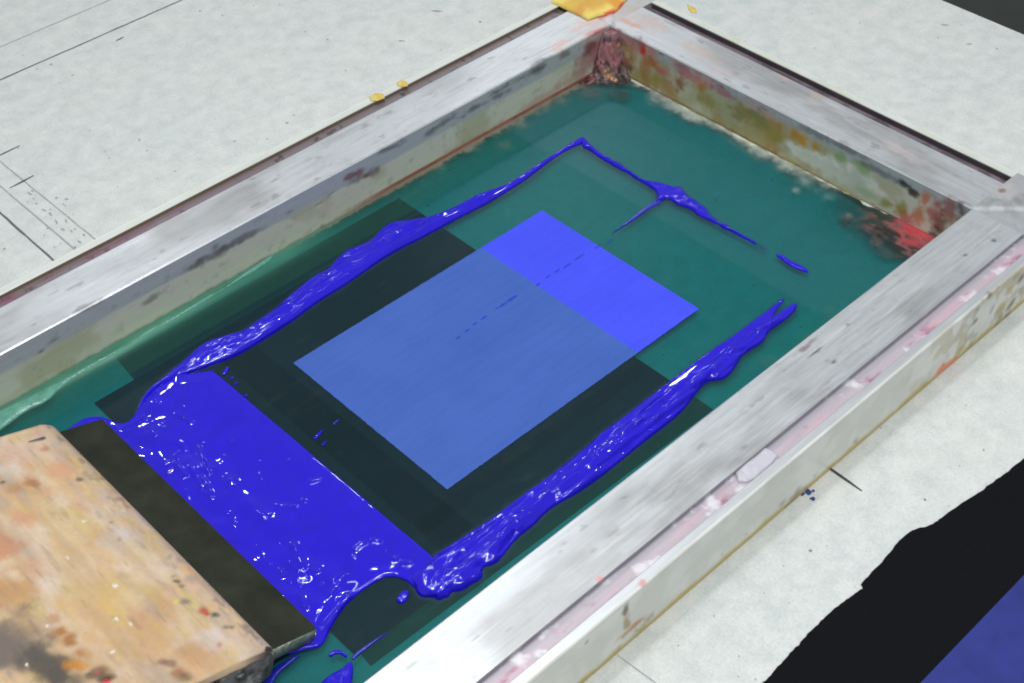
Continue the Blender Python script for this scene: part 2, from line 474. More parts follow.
def rail_paint(P, kind, o, z, which, s):
    n1 = fbm(P, 30, 1); n2 = fbm(P, 140, 9); n3 = fbm(P * A([.12, 1, 1]) if which in ('far_left', 'near') else P * A([1, .12, 1]), 420, 5)
    c = np.tile(ALU, (len(P), 1)) * (1 + .10 * (n1 - .5) + .10 * (n3 - .5))[:, None]
    met = np.full(len(P), .66)
    top = (kind == 1)
    c = np.where(top[:, None], c * (1 - .07 * ss(.56, .72, n2))[:, None], c)
    ax = (0 if which in ('near', 'far_left') else 1)
    st_ = A([1., 1., 1.]); st_[ax] = .045
    scr = fbm(P * st_, 620, 401, 2); scr2 = fbm(P * st_ * 1.0, 330, 405, 2); pat = fbm(P, 14, 409, 3)
    c = np.where(top[:, None], c * (1 - .15 * ss(.62, .76, scr) * ss(.4, .6, pat) - .07 * ss(.58, .78, scr2))[:, None], c)
    c = np.where(top[:, None], mix(c, (.86, .87, .88), ss(.66, .80, fbm(P * st_, 540, 413, 2)) * .35), c)
    c = np.where(top[:, None], mix(c, lin((156, 160, 162)), ss(.48, .80, fbm(P * (st_ * 7).clip(0, 1), 40, 417, 4)) * .40), c)
    c = np.where(top[:, None], mix(c, lin((150, 146, 144)), ss(.58, .74, fbm(P * (st_ * 9).clip(0, 1), 24, 431, 4)) * .45), c)
    c = np.where(top[:, None], mix(c, lin((128, 122, 120)), ss(.73, .79, fbm(P * (st_ * 6).clip(0, 1), 210, 433, 3)) * .4), c)
    inner = kind == 0
    h = z / TZ
    film = lin((206, 209, 192))
    grey = lin((176, 183, 184)); which_far = which == 'far_right'
    fm = ss(.70, .62, h + .05 * (n1 - .5)) if which != 'far_right' else ss(.84, .68, h + .12 * (n1 - .5))
    ci = mix(np.tile(grey, (len(P), 1)), film, fm)
    if which_far:
        ci = mix(ci, lin((172, 160, 96)), ss(.28, .70, fbm(P, 45, 203)) * ss(.88, .70, h) * ss(.42, .52, P[:, 1]) * .85); ci = mix(ci, lin((176, 124, 52)), ss(.44, .74, fbm(P * A([1, 1, .5]), 60, 207)) * ss(.9, .7, h) * ss(.42, .55, P[:, 1]) * .8); ci = mix(ci, lin((196, 126, 118)), ss(.36, .60, fbm(P, 60, 211)) * ss(.60, .85, h) * ss(.50, .62, P[:, 1]) * .8)
    ci = mix(ci, lin((170, 168, 128)), ss(.50, .68, n1) * fm * .55)
    ci = mix(ci, lin((96, 94, 84)), ss(.60, .80, n2) * .25)
    ci = mix(ci, lin((60, 52, 46)), ss(.16, .06, h + .10 * (n2 - .5)) * .8)          # dark brown foot where the mesh meets the wall
    ci = mix(ci, lin((90, 86, 88)), ss(.62, .82, fbm(P * A([.5, .5, 1.6]), 90, 33)) * ss(.50, .60, h) * .8)
    c = np.where(inner[:, None], ci, c); met = np.where(inner, .08, met)
    # ledge
    led = (kind == 3) | (kind == 2)
    lc = np.tile(lin((186, 176, 184)), (len(P), 1))
    sn = fbm(P * A([.35, 1, 1]) if which in ('far_left', 'near') else P * A([1, .35, 1]), 120, 21)
    lc = mix(lc, lin((204, 170, 184)), ss(.44, .68, sn) * .65)
    lc = mix(lc, lin((160, 84, 120)), ss(.56, .76, fbm(P * (A([.4, 1, 1]) if which != 'far_right' else A([1, .4, 1])), 150, 44)) * .75)
    lc = mix(lc, lin((168, 166, 176)), ss(TW + .0050, TW + .0030, o) * .85)
    lc = mix(lc, lin((226, 226, 232)), ss(.55, .7, fbm(P, 100, 52)) * .8)
    if which == 'far_left':
        lc = mix(np.tile(lin((120, 112, 116)), (len(P), 1)), lin((128, 78, 104)), ss(.42, .6, sn) * ss(.50, .15, P[:, 0]))
        lc = mix(lc, lin((70, 60, 62)), ss(.58, .7, fbm(P, 170, 44)) * .8)
    if which == 'far_right':
        lc = mix(np.tile(lin((128, 118, 128)), (len(P), 1)), lin((92, 84, 92)), ss(.4, .6, sn))
    c = np.where((kind == 3)[:, None], lc, c)
    c = np.where((kind == 2)[:, None], mix(lc, lin((120, 116, 128)), np.full(len(P), .6)), c); met = np.where(led, .15, met)
    c = np.where((kind == 4)[:, None], {'near': lin((150, 150, 155)), 'far_left': lin((150, 134, 122))}.get(which, lin((96, 88, 92))), c)
    lip = kind == 5
    if which in ('far_right', 'far_left'):
        lcc = np.tile(lin((206, 211, 206)), (len(P), 1)); lcc = mix(lcc, lin((190, 198, 164)), ss(.5, .7, n1) * (.6 if which == 'far_right' else .2))
        c = np.where(lip[:, None], lcc, c); met = np.where(lip, .1, met)
    # outer wall
    ow = kind == 6
    oc = np.tile(lin((228, 230, 224)), (len(P), 1)); oc = mix(oc, lin((208, 210, 203)), ss(.35, .7, fbm(P, 40, 71)) * .7)
    oc = mix(oc, lin((190, 168, 80)), ss(.17, .04, h + .10 * (fbm(P, 80, 61) - .5)) * .95)
    oc = mix(oc, lin((110, 96, 60)), ss(.62, .78, fbm(P, 110, 81)) * ss(.35, .1, h) * .6)
    c = np.where(ow[:, None], oc, c); met = np.where(ow, .12, met)
    oc2 = mix(c, lin((168, 150, 92)), ss(.50, .66, fbm(P, 70, 601)) * ss(.60, .70, P[:, 0]) * .5); oc2 = mix(oc2, lin((92, 80, 66)), ss(.58, .72, fbm(P, 120, 603)) * ss(.62, .74, P[:, 0]) * .35)
    c = np.where(ow[:, None], oc2, c)
    S = []
    g = lambda *a: wallpt(*a)
    if which == 'far_right':
        S += [(A([X1, Y1 - .004, .030]), (.004, .014, .018), lin((168, 100, 108)), .9), (A([X1, Y1 - .012, .014]), (.004, .016, .010), lin((84, 66, 60)), .85), (A([X1, Y1 - .016, .022]), (.004, .008, .008), lin((190, 130, 90)), .7)]
    if which == 'near':
        for x, y in ((945, 367), (941, 369), (952, 362)): S.append((g(x, y, 1, Y0 - OW), (.006, .003, .004), lin((232, 130, 96)), .9))
        for x, y, r in ((960, 350, .006), (985, 335, .008), (1000, 310, .006), (925, 385, .005), (972, 345, .004), (1010, 290, .006)): S.append((g(x, y, 1, Y0 - OW), (r, .003, r * .7), lin((176, 160, 70)), .7))
        for x, y, r in ((1010, 305, .005), (1020, 280, .005), (990, 296, .0035), (975, 322, .0035), (1006, 318, .004)): S.append((g(x, y, 1, Y0 - OW), (r, .003, r * .7), lin((98, 84, 66)), .8))
        S.append((g(627, 610, 1, Y0 - OW), (.0028, .004, .0050), lin((120, 104, 84)), .95))
        S.append((g(628, 622, 1, Y0 - OW), (.0028, .004, .0075), lin((170, 150, 104)), .9))
        S.append((g(632, 628, 1, Y0 - OW), (.010, .004, .0028), lin((186, 132, 84)), .9))
        S.append((g(586, 643, 1, Y0 - OW), (.002, .003, .0017), lin((110, 96, 84)), .8))
        for x, y, r in ((598, 578, .002), (643, 582, .002), (833, 467, .0015)): S.append((at(x, y, TZ), r, lin((215, 150, 150)), .8))
        for x, y, rx, ry, cc in ((805, 347, .009, .0018, (150, 132, 136)), (815, 352, .006, .0012, (92, 84, 78)), (833, 362, .0028, .0010, (96, 86, 78)), (795, 342, .006, .002, (186, 182, 180)),
                                 (848, 325, .0018, .0014, (130, 146, 146)), (994, 241, .0022, .0016, (84, 120, 112)), (965, 255, .0022, .0012, (120, 104, 104)), (412, 664, .003, .0016, (172, 180, 176)),
                                 (548, 535, .006, .0012, (205, 210, 210)), (622, 500, .004, .001, (180, 190, 190)), (625, 497, .003, .001, (150, 158, 158))):
            S.append((at(x, y, TZ), (rx, ry, .004), lin(cc), .85))
        S.append((at(756, 462, TZ), (.02, .002, .004), lin((226, 232, 232)), .8))
        S.append((at(455, 617, TZ), (.003, .0016, .004), lin((70, 110, 170)), .0))
    if which == 'far_left':
        for x, y, rx, rz in ((45, 265, .02, .004), (85, 308, .012, .0028), (215, 255, .018, .0035), (195, 265, .01, .003), (150, 300, .008, .003), (240, 240, .02, .003), (360, 178, .012, .003), (372, 172, .006, .004), (385, 150, .008, .002),
                             (430, 132, .006, .003), (445, 122, .01, .0025), (475, 108, .012, .0025), (500, 95, .01, .0025), (536, 70, .010, .0045), (540, 62, .012, .002), (565, 55, .008, .004)):
            S.append((g(x, y, 1, Y1), (rx, .004, rz), lin((92, 84, 84)), .6))
        for x, y, r in ((360, 172, .005), (366, 176, .004), (350, 176, .005)): S.append((g(x, y, 1, Y1), (r, .004, r * .7), lin((120, 40, 60)), .7))
        for x, y, r in ((460, 150, .02), (500, 128, .018), (540, 100, .02), (570, 80, .02), (480, 142, .016)): S.append((g(x, y, 1, Y1), (r, .004, .006), lin((184, 130, 120)), .5))
        for x, y, r_, rz, cc in ((596, 50, .016, .016, (176, 108, 112)), (600, 62, .012, .012, (150, 92, 96)), (585, 62, .012, .012, (170, 140, 138)), (590, 48, .008, .008, (120, 70, 74))): S.append((g(x, y, 1, Y1), (r_, .004, rz), lin(cc), .85))
        # red line where the wall meets the mesh
        c = np.where(((kind == 0) & (z < .0085))[:, None], mix(c, lin((150, 56, 34)), ss(.47, .56, P[:, 0]) * .85), c)
        for x, y in ((93, 297), (338, 205), (292, 124), (418, 36)): pass
        for x, y, rx, ry in ((598, 34, .02, .008), (560, 45, .012, .006), (590, 22, .02, .006)): S.append((at(x, y, TZ), (rx, ry, .006), lin((214, 186, 180)), .7))
        S.append((at(600, 32, TZ), (.014, .004, .004), lin((196, 96, 92)), .6))
    if which == 'far_right':
        for x, y, ry, rz, cc, st in ((650, 62, .02, .006, (182, 104, 60), .9), (663, 72, .016, .004, (200, 112, 112), .8), (685, 72, .02, .005, (190, 120, 124), .8), (700, 82, .02, .004, (206, 130, 120), .8), (722, 92, .02, .004, (170, 100, 110), .7),
                                     (655, 80, .014, .006, (170, 150, 70), .9), (680, 84, .010, .008, (150, 84, 40), .8), (705, 100, .018, .006, (160, 150, 86), .9), (703, 88, .008, .006, (186, 120, 40), .8), (740, 112, .022, .008, (150, 138, 84), .9),
                                     (760, 122, .02, .006, (140, 138, 80), .9), (775, 135, .014, .007, (164, 150, 70), .9), (803, 142, .010, .007, (206, 150, 40), .95), (795, 135, .008, .005, (196, 140, 60), .9), (815, 146, .008, .005, (196, 150, 50), .9), (818, 160, .030, .007, (246, 246, 236), 1), (842, 170, .036, .010, (242, 244, 232), 1), (866, 183, .026, .008, (232, 236, 222), .95), (796, 150, .018, .005, (232, 234, 222), .9),
                                     (840, 158, .012, .006, (140, 170, 110), .9), (862, 170, .014, .006, (136, 176, 116), .8), (850, 150, .03, .003, (96, 90, 90), .6), (820, 136, .03, .003, (110, 106, 100), .6), (880, 172, .03, .003, (100, 92, 96), .6),
                                     (905, 185, .010, .003, (50, 40, 40), .9), (912, 192, .008, .003, (56, 44, 40), .9), (935, 212, .012, .010, (176, 96, 92), .8), (905, 218, .014, .005, (190, 90, 90), .8), (925, 200, .008, .008, (196, 110, 60), .8), (918, 215, .010, .008, (190, 116, 70), .8), (900, 208, .012, .006, (150, 140, 40), .8),
                                     (885, 203, .010, .004, (150, 150, 60), .8), (950, 210, .014, .010, (150, 90, 90), .8), (962, 208, .008, .006, (84, 60, 60), .8), (940, 222, .010, .008, (120, 76, 60), .8), (935, 235, .010, .006, (70, 50, 50), .8),
                                     (830, 168, .030, .009, (212, 216, 202), 1), (855, 180, .026, .009, (200, 204, 190), .95), (808, 158, .020, .007, (214, 216, 200), .95), (865, 192, .02, .005, (170, 196, 160), .8), (845, 190, .02, .003, (196, 200, 150), .8), (643, 50, .006, .007, (206, 50, 40), .95), (638, 42, .01, .006, (150, 110, 116), .7)):
            S.append((g(x, y, 0, X1), (.004, ry * .55, rz), lin(cc), st))
        for x, y, rx, ry, cc in ((700, 52, .006, .02, (214, 196, 190)), (782, 76, .004, .008, (214, 190, 180)), (720, 70, .006, .02, (206, 200, 204)), (818, 95, .006, .006, (212, 196, 186)), (648, 22, .012, .02, (210, 190, 186)), (900, 150, .005, .02, (224, 214, 214)), (627, 22, .004, .012, (220, 160, 130))):
            S.append((at(x, y, TZ), (rx, ry, .005), lin(cc), .7))
    c = spots(P, c, S)
    return c, met


def rail(which):
    if which in ('far_left', 'near'): a, b_ = X0, X1
    else: a, b_ = Y0, Y1
    step = .0011 if which != 'left_end' else .006
    n = int((b_ - a) / step) + 1
    s = np.linspace(a, b_, n); pr = PR if which != 'far_right' else [(q[0], TZ - (TZ - q[1]) * 1.5 if q[2] in (2, 3, 4) else q[1], q[2]) for q in PR]; m = len(pr)
    o = A([p[0] for p in pr]); z = A([p[1] for p in pr]); k = A([p[2] for p in pr])
    S, O = np.repeat(s, m), np.tile(o, n); Z = np.tile(z, n); K = np.tile(k, n)
    if which == 'far_left': P = np.stack([S, Y1 + O, Z], 1)
    if which == 'near': P = np.stack([S, Y0 - O, Z], 1)
    if which == 'far_right': P = np.stack([X1 + O, S, Z], 1)
    if which == 'left_end': P = np.stack([X0 - O, S, Z], 1)
    # slight dents along the edges
    c, met = rail_paint(P, K, O, Z, which, S)
    D = P.copy(); D[:, 2] += (fbm(P, 18, 77, 2) - .5) * .00035 * (Z > .03)
    Fc = grid_faces(n, m)
    if which in ('near', 'left_end'): pass
    ob = mesh_obj('rail', D, Fc, M_metal_x if which in ('near', 'far_left') else M_metal_y, None, colour=c, alpha=met, smooth=True)
    try: ob.data.set_sharp_from_angle(angle=math.radians(35))
    except Exception: pass
    return child(ob, frame)


for w_ in ('far_left', 'near', 'far_right', 'left_end'): rail(w_)


def corner(x0, x1, y0, y1, inner, seed):
    """solid welded corner block, flush with the rails"""
    nx = ny = 44
    xs = np.linspace(x0, x1, nx); ys = np.linspace(y0, y1, ny)
    X, Y = np.meshgrid(xs, ys, indexing='ij')
    P = np.stack([X.ravel(), Y.ravel(), np.full(X.size, TZ)], 1)
    # mitre weld running from the inner to the outer corner
    oc = A([x0 + x1 - inner[0], y0 + y1 - inner[1]])
    d = oc - A(inner); L = np.hypot(*d); d /= L
    rel = P[:, :2] - A(inner); dist = np.abs(rel[:, 0] * -d[1] + rel[:, 1] * d[0]); along = rel @ d
    nz = fbm(P, 220, seed)
    w = ss(.0040, .0012, dist + (nz - .5) * .003)
    P[:, 2] += w * .0002 * nz * 2 * ss(L, L - .006, along) + (fbm(P, 18, 77, 2) - .5) * .00035
    n1 = fbm(P, 30, 1); n2 = fbm(P, 140, 9)
    c = np.tile(ALU, (len(P), 1)) * (1 + .10 * (n1 - .5))[:, None] * (1 - .07 * ss(.56, .72, n2))[:, None]
    c = c * .90; c = mix(c, lin((206, 206, 204)), w * .22); c = mix(c, lin((140, 142, 144)), ss(.52, .72, fbm(P, 70, 451)) * .5)
    met = .66 - .4 * w
    S = []
    if seed == 1:   # far corner, smeared pink
        S = [(at(628, 12, TZ), (.02, .02, .01), lin((214, 190, 186)), .6), (at(650, 15, TZ), (.01, .014, .01), lin((205, 160, 150)), .5), (at(600, 16, TZ), (.016, .008, .01), lin((222, 90, 90)), .6), (at(640, 8, TZ), (.02, .02, .01), lin((190, 190, 186)), .5)]
    if seed == 2:   # right corner
        S = [(at(1003, 191, TZ), .010, lin((220, 214, 210)), .8), (at(1002, 191, TZ), .0022, lin((150, 116, 110)), .8), (at(1009, 236, TZ), .006, lin((226, 206, 200)), .9), (at(990, 222, TZ), .004, lin((226, 214, 204)), .9), (at(985, 207, TZ), .003, lin((190, 160, 160)), .7), (at(980, 202, TZ), (.012, .006, .01), lin((190, 202, 200)), .6)]
    c = spots(P, c, S)
    V = list(P); Fc = [tuple(f) for f in grid_faces(nx, ny)]
    # side walls
    loop = [i * ny for i in range(nx)] + [(nx - 1) * ny + j for j in range(1, ny)] + [i * ny + ny - 1 for i in range(nx - 2, -1, -1)] + [j for j in range(ny - 2, 0, -1)]
    base = len(V); cc = list(c); mm = list(met)
    for i in loop: V.append((V[i][0], V[i][1], .0004)); cc.append(lin((190, 192, 186))); mm.append(.1)
    m = len(loop)
    Fc += [(loop[i], base + i, base + (i + 1) % m, loop[(i + 1) % m]) for i in range(m)]
    ob = mesh_obj('corner_joint', V, Fc, M_metal, None, colour=A(cc), alpha=A(mm))
    try: ob.data.set_sharp_from_angle(angle=math.radians(35))
    except Exception: pass
    child(ob, frame)


e = 0.00
corner(X1, X1 + OW, Y1, Y1 + OW, (X1, Y1), 1)
corner(X1, X1 + OW, Y0 - OW, Y0, (X1, Y0), 2)
corner(X0 - OW, X0, Y1, Y1 + OW, (X0, Y1), 3)
corner(X0 - OW, X0, Y0 - OW, Y0, (X0, Y0), 4)

# ---- stencil mesh
def screen_mesh():
    st = .0015
    nx = int((X1 - X0 + .004) / st); ny = int((Y1 - Y0 + .004) / st)
    xs = np.linspace(X0 - .002, X1 + .002, nx); ys = np.linspace(Y0 - .002, Y1 + .002, ny)
    X, Y = np.meshgrid(xs, ys, indexing='ij'); x = X.ravel(); y = Y.ravel()
    P = np.stack([x, y, np.full(x.size, MZ)], 1)
    n1 = fbm(P, 22, 3); n2 = fbm(P, 90, 8); n3 = fbm(P, 300, 13)
    c = np.tile(A((.036, .092, .120)), (len(P), 1)) * (1 + .25 * (n1 - .5) + .15 * (n2 - .5))[:, None]
    al = np.full(len(P), .26)
    # thicker second coat towards the walls: greener
    band = ss(.6915, .6935, y + .0012 * (n2 - .5)) ; band2 = ss(.4030, .4015, y)
    c = mix(c, (.030, .105, .080), band * .8); al = al + .14 * band; c = mix(c, (.04, .13, .11), band2 * .7)
    right = ss(.662, .668, x + .002 * (n2 - .5))
    c = mix(c, (.06, .16, .19), right * .6); al = al + right * .06
    # scraped streaks along the long direction
    stn = fbm(P * A([.15, 1, 1]), 260, 91)
    c = mix(c, (.09, .16, .16), ss(.60, .75, stn) * .35)
    # exposed pale edges of the mesh near the walls
    dr = X1 - x; dl = Y1 - y
    sel = ss(.40, .48, y)
    e1 = ss(.0170, .001, dr + (n2 - .5) * .020 + (n1 - .5) * .016 + (n3 - .5) * .004) * ss(.44, .50, y - (n1 - .5) * .03)
    c = mix(c, lin((196, 204, 192)) * .85, e1 * .85); al = np.maximum(al, e1 * .85)
    e2 = ss(.016, .004, dl + .004 + (n2 - .5) * .026 + (n3 - .5) * .006) * ss(.50, .60, x)
    c = mix(c, lin((130, 142, 128)), e2 * .8); al = np.maximum(al, e2 * .75)
    e2b = ss(.006, .003, dl + (n3 - .5) * .006)
    c = mix(c, lin((150, 140, 120)), e2b * .6); al = np.maximum(al, e2b * .75)
    # glossy lighter film along the long wall at left
    e3 = ss(.026, .002, dl + (n1 - .5) * .010) * ss(.52, .42, x)
    c = mix(c, lin((78, 150, 126)), e3 * .9); al = np.maximum(al, .26 + e3 * .45)
    e4 = np.exp(-((dl - .009 - .008 * (n1 - .5)) / .0040) ** 2) * ss(.42, .30, x)
    c = mix(c, lin((130, 190, 165)), e4 * .7); al = np.maximum(al, e4 * .7)
    # stain near the right corner and along the short wall's foot
    for Q in (QT, QR, QL):
        near_ = (P[:, 0] > Q[:, 0].min() - .006) & (P[:, 0] < Q[:, 0].max() + .006) & (P[:, 1] > Q[:, 1].min() - .006) & (P[:, 1] < Q[:, 1].max() + .006)
        d = np.full(len(P), 1.); d[near_] = -seg_dist(P[near_][:, :2], Q)[0]
        m_ = ss(.0030, .0002, d + (n3 - .5) * .003) * .75
        c = mix(c, (.008, .022, .11), m_); al = np.maximum(al, .26 + .5 * m_)
    S = []
    for px_, py_, r, cc, s_ in ((850, 205, .018, (40, 62, 58), .6), (800, 180, .02, (50, 84, 76), .5), (870, 225, .018, (44, 56, 50), .8), (890, 250, .016, (40, 70, 60), .7), (765, 395, .006, (110, 140, 128), .5), (770, 362, .010, (70, 116, 104), .5), (812, 340, .012, (60, 110, 98), .5), (830, 310, .008, (70, 118, 106), .5),
                                (795, 190, .004, (160, 176, 176), .7), (848, 216, .003, (150, 160, 150), .8), (805, 183, .005, (140, 170, 170), .6), (828, 197, .005, (130, 160, 155), .6),
                                (560, 100, .008, (120, 134, 124), .7), (520, 125, .008, (110, 126, 116), .7), (505, 145, .007, (100, 120, 110), .6), (545, 108, .006, (130, 140, 130), .7), (590, 92, .012, (96, 110, 106), .8), (620, 95, .012, (60, 76, 72), .8)):
        S.append((at(px_, py_, MZ), (r, r, .01), lin(cc) * .9, s_))
    c = spots(P, c, S, fr=260, seed=31)
    for cen, r, cc, s_ in S:
        al = np.maximum(al, .8 * s_ * ss(1.2, .5, np.hypot(*(P[:, :2] - A(cen)[:2]).T) / r[0]))
    # residue smeared into the right corner and the far corner
    cr = at(915, 232, MZ); nA = fbm(P, 85, 701); nB = fbm(P, 190, 703); nC = fbm(P * A([1, .35, 1]), 230, 705)
    u = X1 - x; v = y - Y0
    zone = ss(.052, .020, u + (nA - .5) * .030) * ss(.105, .060, v + (nA - .5) * .03)
    cc = np.tile(lin((62, 60, 56)), (len(P), 1)); cc = mix(cc, lin((112, 84, 84)), ss(.42, .62, nB)); cc = mix(cc, lin((34, 36, 36)), ss(.50, .66, nC) * .9)
    dd = np.hypot(x - cr[0], y - cr[1]) / .019
    cc = mix(cc, lin((186, 66, 76)), ss(1.30, .20, dd + (nA - .5) * 1.6 + (nC - .5) * 2.0) * .85)
    cc = mix(cc, lin((170, 110, 78)), ss(.56, .70, nC) * ss(.02, .006, u) * .7)
    c = c * (1 - zone[:, None]) + cc * zone[:, None]; al = np.maximum(al, zone)
    P[:, 2] += zone * (.0012 * nA + .0016 * (nB - .4).clip(0) + .0014 * nC)
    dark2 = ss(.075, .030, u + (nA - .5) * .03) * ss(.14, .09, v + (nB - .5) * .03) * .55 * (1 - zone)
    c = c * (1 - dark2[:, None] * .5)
    zf = ss(.050, .018, np.hypot(u, Y1 - y) + (nA - .5) * .030)
    cf = np.tile(lin((96, 92, 88)), (len(P), 1)); cf = mix(cf, lin((40, 42, 42)), ss(.45, .62, nB)); cf = mix(cf, lin((150, 110, 108)), ss(.58, .7, nC) * .8)
    c = c * (1 - zf[:, None] * .9) + cf * zf[:, None] * .9; al = np.maximum(al, zf * .9)
    # faint ghost strips of old tape on the dark part
    gh = (ss(.328, .3285, x) * ss(.3560, .3555, x) * ss(.424, .425, y) * ss(.66, .6595, y))
    c = c * (1 - .22 * gh[:, None]); gh2 = ss(.4400, .4405, y) * ss(.4530, .4525, y) * ss(.33, .331, x) * ss(.60, .599, x); c = c * (1 - .14 * gh2[:, None])
    # sagging / wrinkles near the glued edge
    P[:, 2] += e3 * (fbm(P, 120, 71, 3) - .5) * .0016 + e4 * .0010 + e1 * (n3 - .3) * .0008
    o = mesh_obj('stencil_mesh', P, grid_faces(nx, ny), M_emul, None, colour=c, alpha=al)
    child(o, frame)
    return o


WX0, WX1, WY0, WY1 = .3631, .6073, .4585, .6207
mid = .5420
def film(x0, x1, y0, y1, mat, name):
    q = []
    rr = np.random.RandomState(int(x0 * 1e4)); cs = rect(x0, x1, y0, y1)
    for i in range(4):
        a, b_ = A(cs[i]), A(cs[(i + 1) % 4]); k = int(np.hypot(*(b_ - a)) / .0012)
        for t in range(k):
            p = a + (b_ - a) * t / k
            if 0 < t: 
                nrm = A([-(b_ - a)[1], (b_ - a)[0]]) / np.hypot(*(b_ - a))
                if abs(p[0] - mid) > .0005: p = p + nrm * rr.normal(0, .00011)
            q.append(tuple(p))
    o = sheet(name, q, MZ + .0002, .0002, mat); return child(o, frame)
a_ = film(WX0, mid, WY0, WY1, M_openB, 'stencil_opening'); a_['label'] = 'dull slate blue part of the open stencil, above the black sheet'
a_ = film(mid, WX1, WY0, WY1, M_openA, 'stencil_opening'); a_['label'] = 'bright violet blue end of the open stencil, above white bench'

# ------------------------------------------------------------ height-field solids bounded by a traced outline
def seg_dist(P, Q):
    """signed distance (positive inside) and nearest point on closed polygon Q"""
    best = np.full(len(P), 1e9); near = np.zeros((len(P), 2)); inside = np.zeros(len(P), bool)
    n = len(Q)
    for i in range(n):
        a = Q[i]; b_ = Q[(i + 1) % n]; ab = b_ - a; L2 = ab @ ab + 1e-18
        t = np.clip(((P - a) @ ab) / L2, 0, 1); pr = a + t[:, None] * ab
        d = ((P - pr) ** 2).sum(1); m = d < best
        best = np.where(m, d, best); near[m] = pr[m]
        c = ((a[1] > P[:, 1]) != (b_[1] > P[:, 1]))
        with np.errstate(divide='ignore', invalid='ignore'):
            xi = (b_[0] - a[0]) * (P[:, 1] - a[1]) / (b_[1] - a[1] + 1e-18) + a[0]
        inside ^= c & (P[:, 0] < xi)
    d = np.sqrt(best)
    return np.where(inside, d, -d), near


def smooth_poly(Q, it=2):
    for _ in range(it):
        n = len(Q); o = []
        for i in range(n):
            a, b_ = Q[i], Q[(i + 1) % n]; o += [a * .75 + b_ * .25, a * .25 + b_ * .75]
        Q = A(o)
    return Q


def field(name, Q, hf, mat, res=.0007, z0=MZ + .0006, colour=None, skirt=.0006, wob=.0, seed=0, shrink=.0):
    lo = Q.min(0) - 2 * res; hi = Q.max(0) + 2 * res
    nx = int((hi[0] - lo[0]) / res) + 2; ny = int((hi[1] - lo[1]) / res) + 2
    X, Y = np.meshgrid(lo[0] + np.arange(nx) * res, lo[1] + np.arange(ny) * res, indexing='ij')
    P = np.stack([X.ravel(), Y.ravel()], 1)
    # coarse reject
    sd, near = seg_dist(P, Q)
    if wob:
        sd = sd - shrink + wob * (fbm(np.c_[P, np.zeros(len(P))], 160, seed) - .5)
    use = sd > -res * 1.05
    outside = use & (sd < 0)
    P2 = P.copy()
    if not wob: P2[outside] = near[outside]
    sdc = np.maximum(sd, 0)
    H = hf(P2, sdc)
    H = np.where(sd <= 0, 0, H)
    Fc = grid_faces(nx, ny)
    ok = use[Fc].all(1) & (sd[Fc] > 0).any(1)
    Fc = Fc[ok]
    used = np.unique(Fc); idx = -np.ones(len(P), int); idx[used] = np.arange(len(used))
    Fc = idx[Fc]
    V = np.c_[P2[used], z0 + H[used]]
    V[:, 2] = np.where(sd[used] <= 0, z0 - skirt, V[:, 2])
    col = colour(V, sdc[used]) if colour else None
    # closed bottom
    nV = len(V); e = {}
    for f in Fc:
        for i in range(4):
            a, b_ = int(f[i]), int(f[(i + 1) % 4])
            if (b_, a) in e: del e[(b_, a)]
            else: e[(a, b_)] = 1
    V2 = [tuple(v) for v in V]; F2 = [tuple(f) for f in Fc]; m = {}
    for (a, b_) in e:
        for q in (a, b_):
            if q not in m: m[q] = len(V2); V2.append((V[q][0], V[q][1], z0 - skirt - .0001))
        F2.append((b_, a, m[a], m[b_]))
    if col is not None: col = np.vstack([col, np.tile(col.mean(0), (len(V2) - nV, 1))])
    return mesh_obj(name, V2, F2, mat, None, colour=col)


def dome(sd, w, h, p=.5):
    t = np.clip(sd / w, 0, 1)
    return h * (1 - (1 - t) ** 2) ** p


def ridges(P, lst):
    """short soft ridges: (x1,y1,x2,y2,sigma,h) in traced picture positions on the mesh plane"""
    H = np.zeros(len(P))
    for x1, y1, x2, y2, s, h in lst:
        a = at(x1, y1, MZ)[:2]; b_ = at(x2, y2, MZ)[:2]; ab = b_ - a; L2 = ab @ ab + 1e-12
        t = np.clip(((P - a) @ ab) / L2, 0, 1); d = np.hypot(*(P - (a + t[:, None] * ab)).T)
        H += h * np.exp(-(d / s) ** 2)
    return H


def P3(P): return np.c_[P, np.zeros(len(P))]


rs = np.random.RandomState(21)
bead_marks = []      # short lengthwise folds on the beads
axl = [(165, 380), (200, 360), (240, 344), (285, 315), (325, 285), (360, 260), (400, 237), (440, 222), (480, 200), (520, 179)]
axr = [(440, 580), (480, 552), (520, 520), (560, 490), (600, 458), (640, 427), (680, 398), (715, 370), (745, 338), (775, 318)]
for ax_, n_, wd in ((axl, 34, 9), (axr, 38, 9)):
    for k in range(n_):
        i_ = rs.randint(0, len(ax_) - 1); t_ = rs.uniform(0, 1); a_, b_ = A(ax_[i_], float), A(ax_[i_ + 1], float); d_ = (b_ - a_) / np.hypot(*(b_ - a_))
        p_ = a_ + (b_ - a_) * t_ + A([-d_[1], d_[0]]) * rs.uniform(-wd, wd) * (1 - .6 * i_ / 9 if ax_ is axl else 1 - .4 * i_ / 9); L_2 = rs.uniform(1, 9)
        bead_marks.append((*(p_ - d_ * L_2), *(p_ + d_ * L_2), rs.uniform(.0006, .0010), rs.uniform(.0005, .0009)))


ink = empty('blue_ink', (.28, .55, MZ), 'wet glossy ultramarine ink flooded on the green screen in front of the squeegee', 'ink')

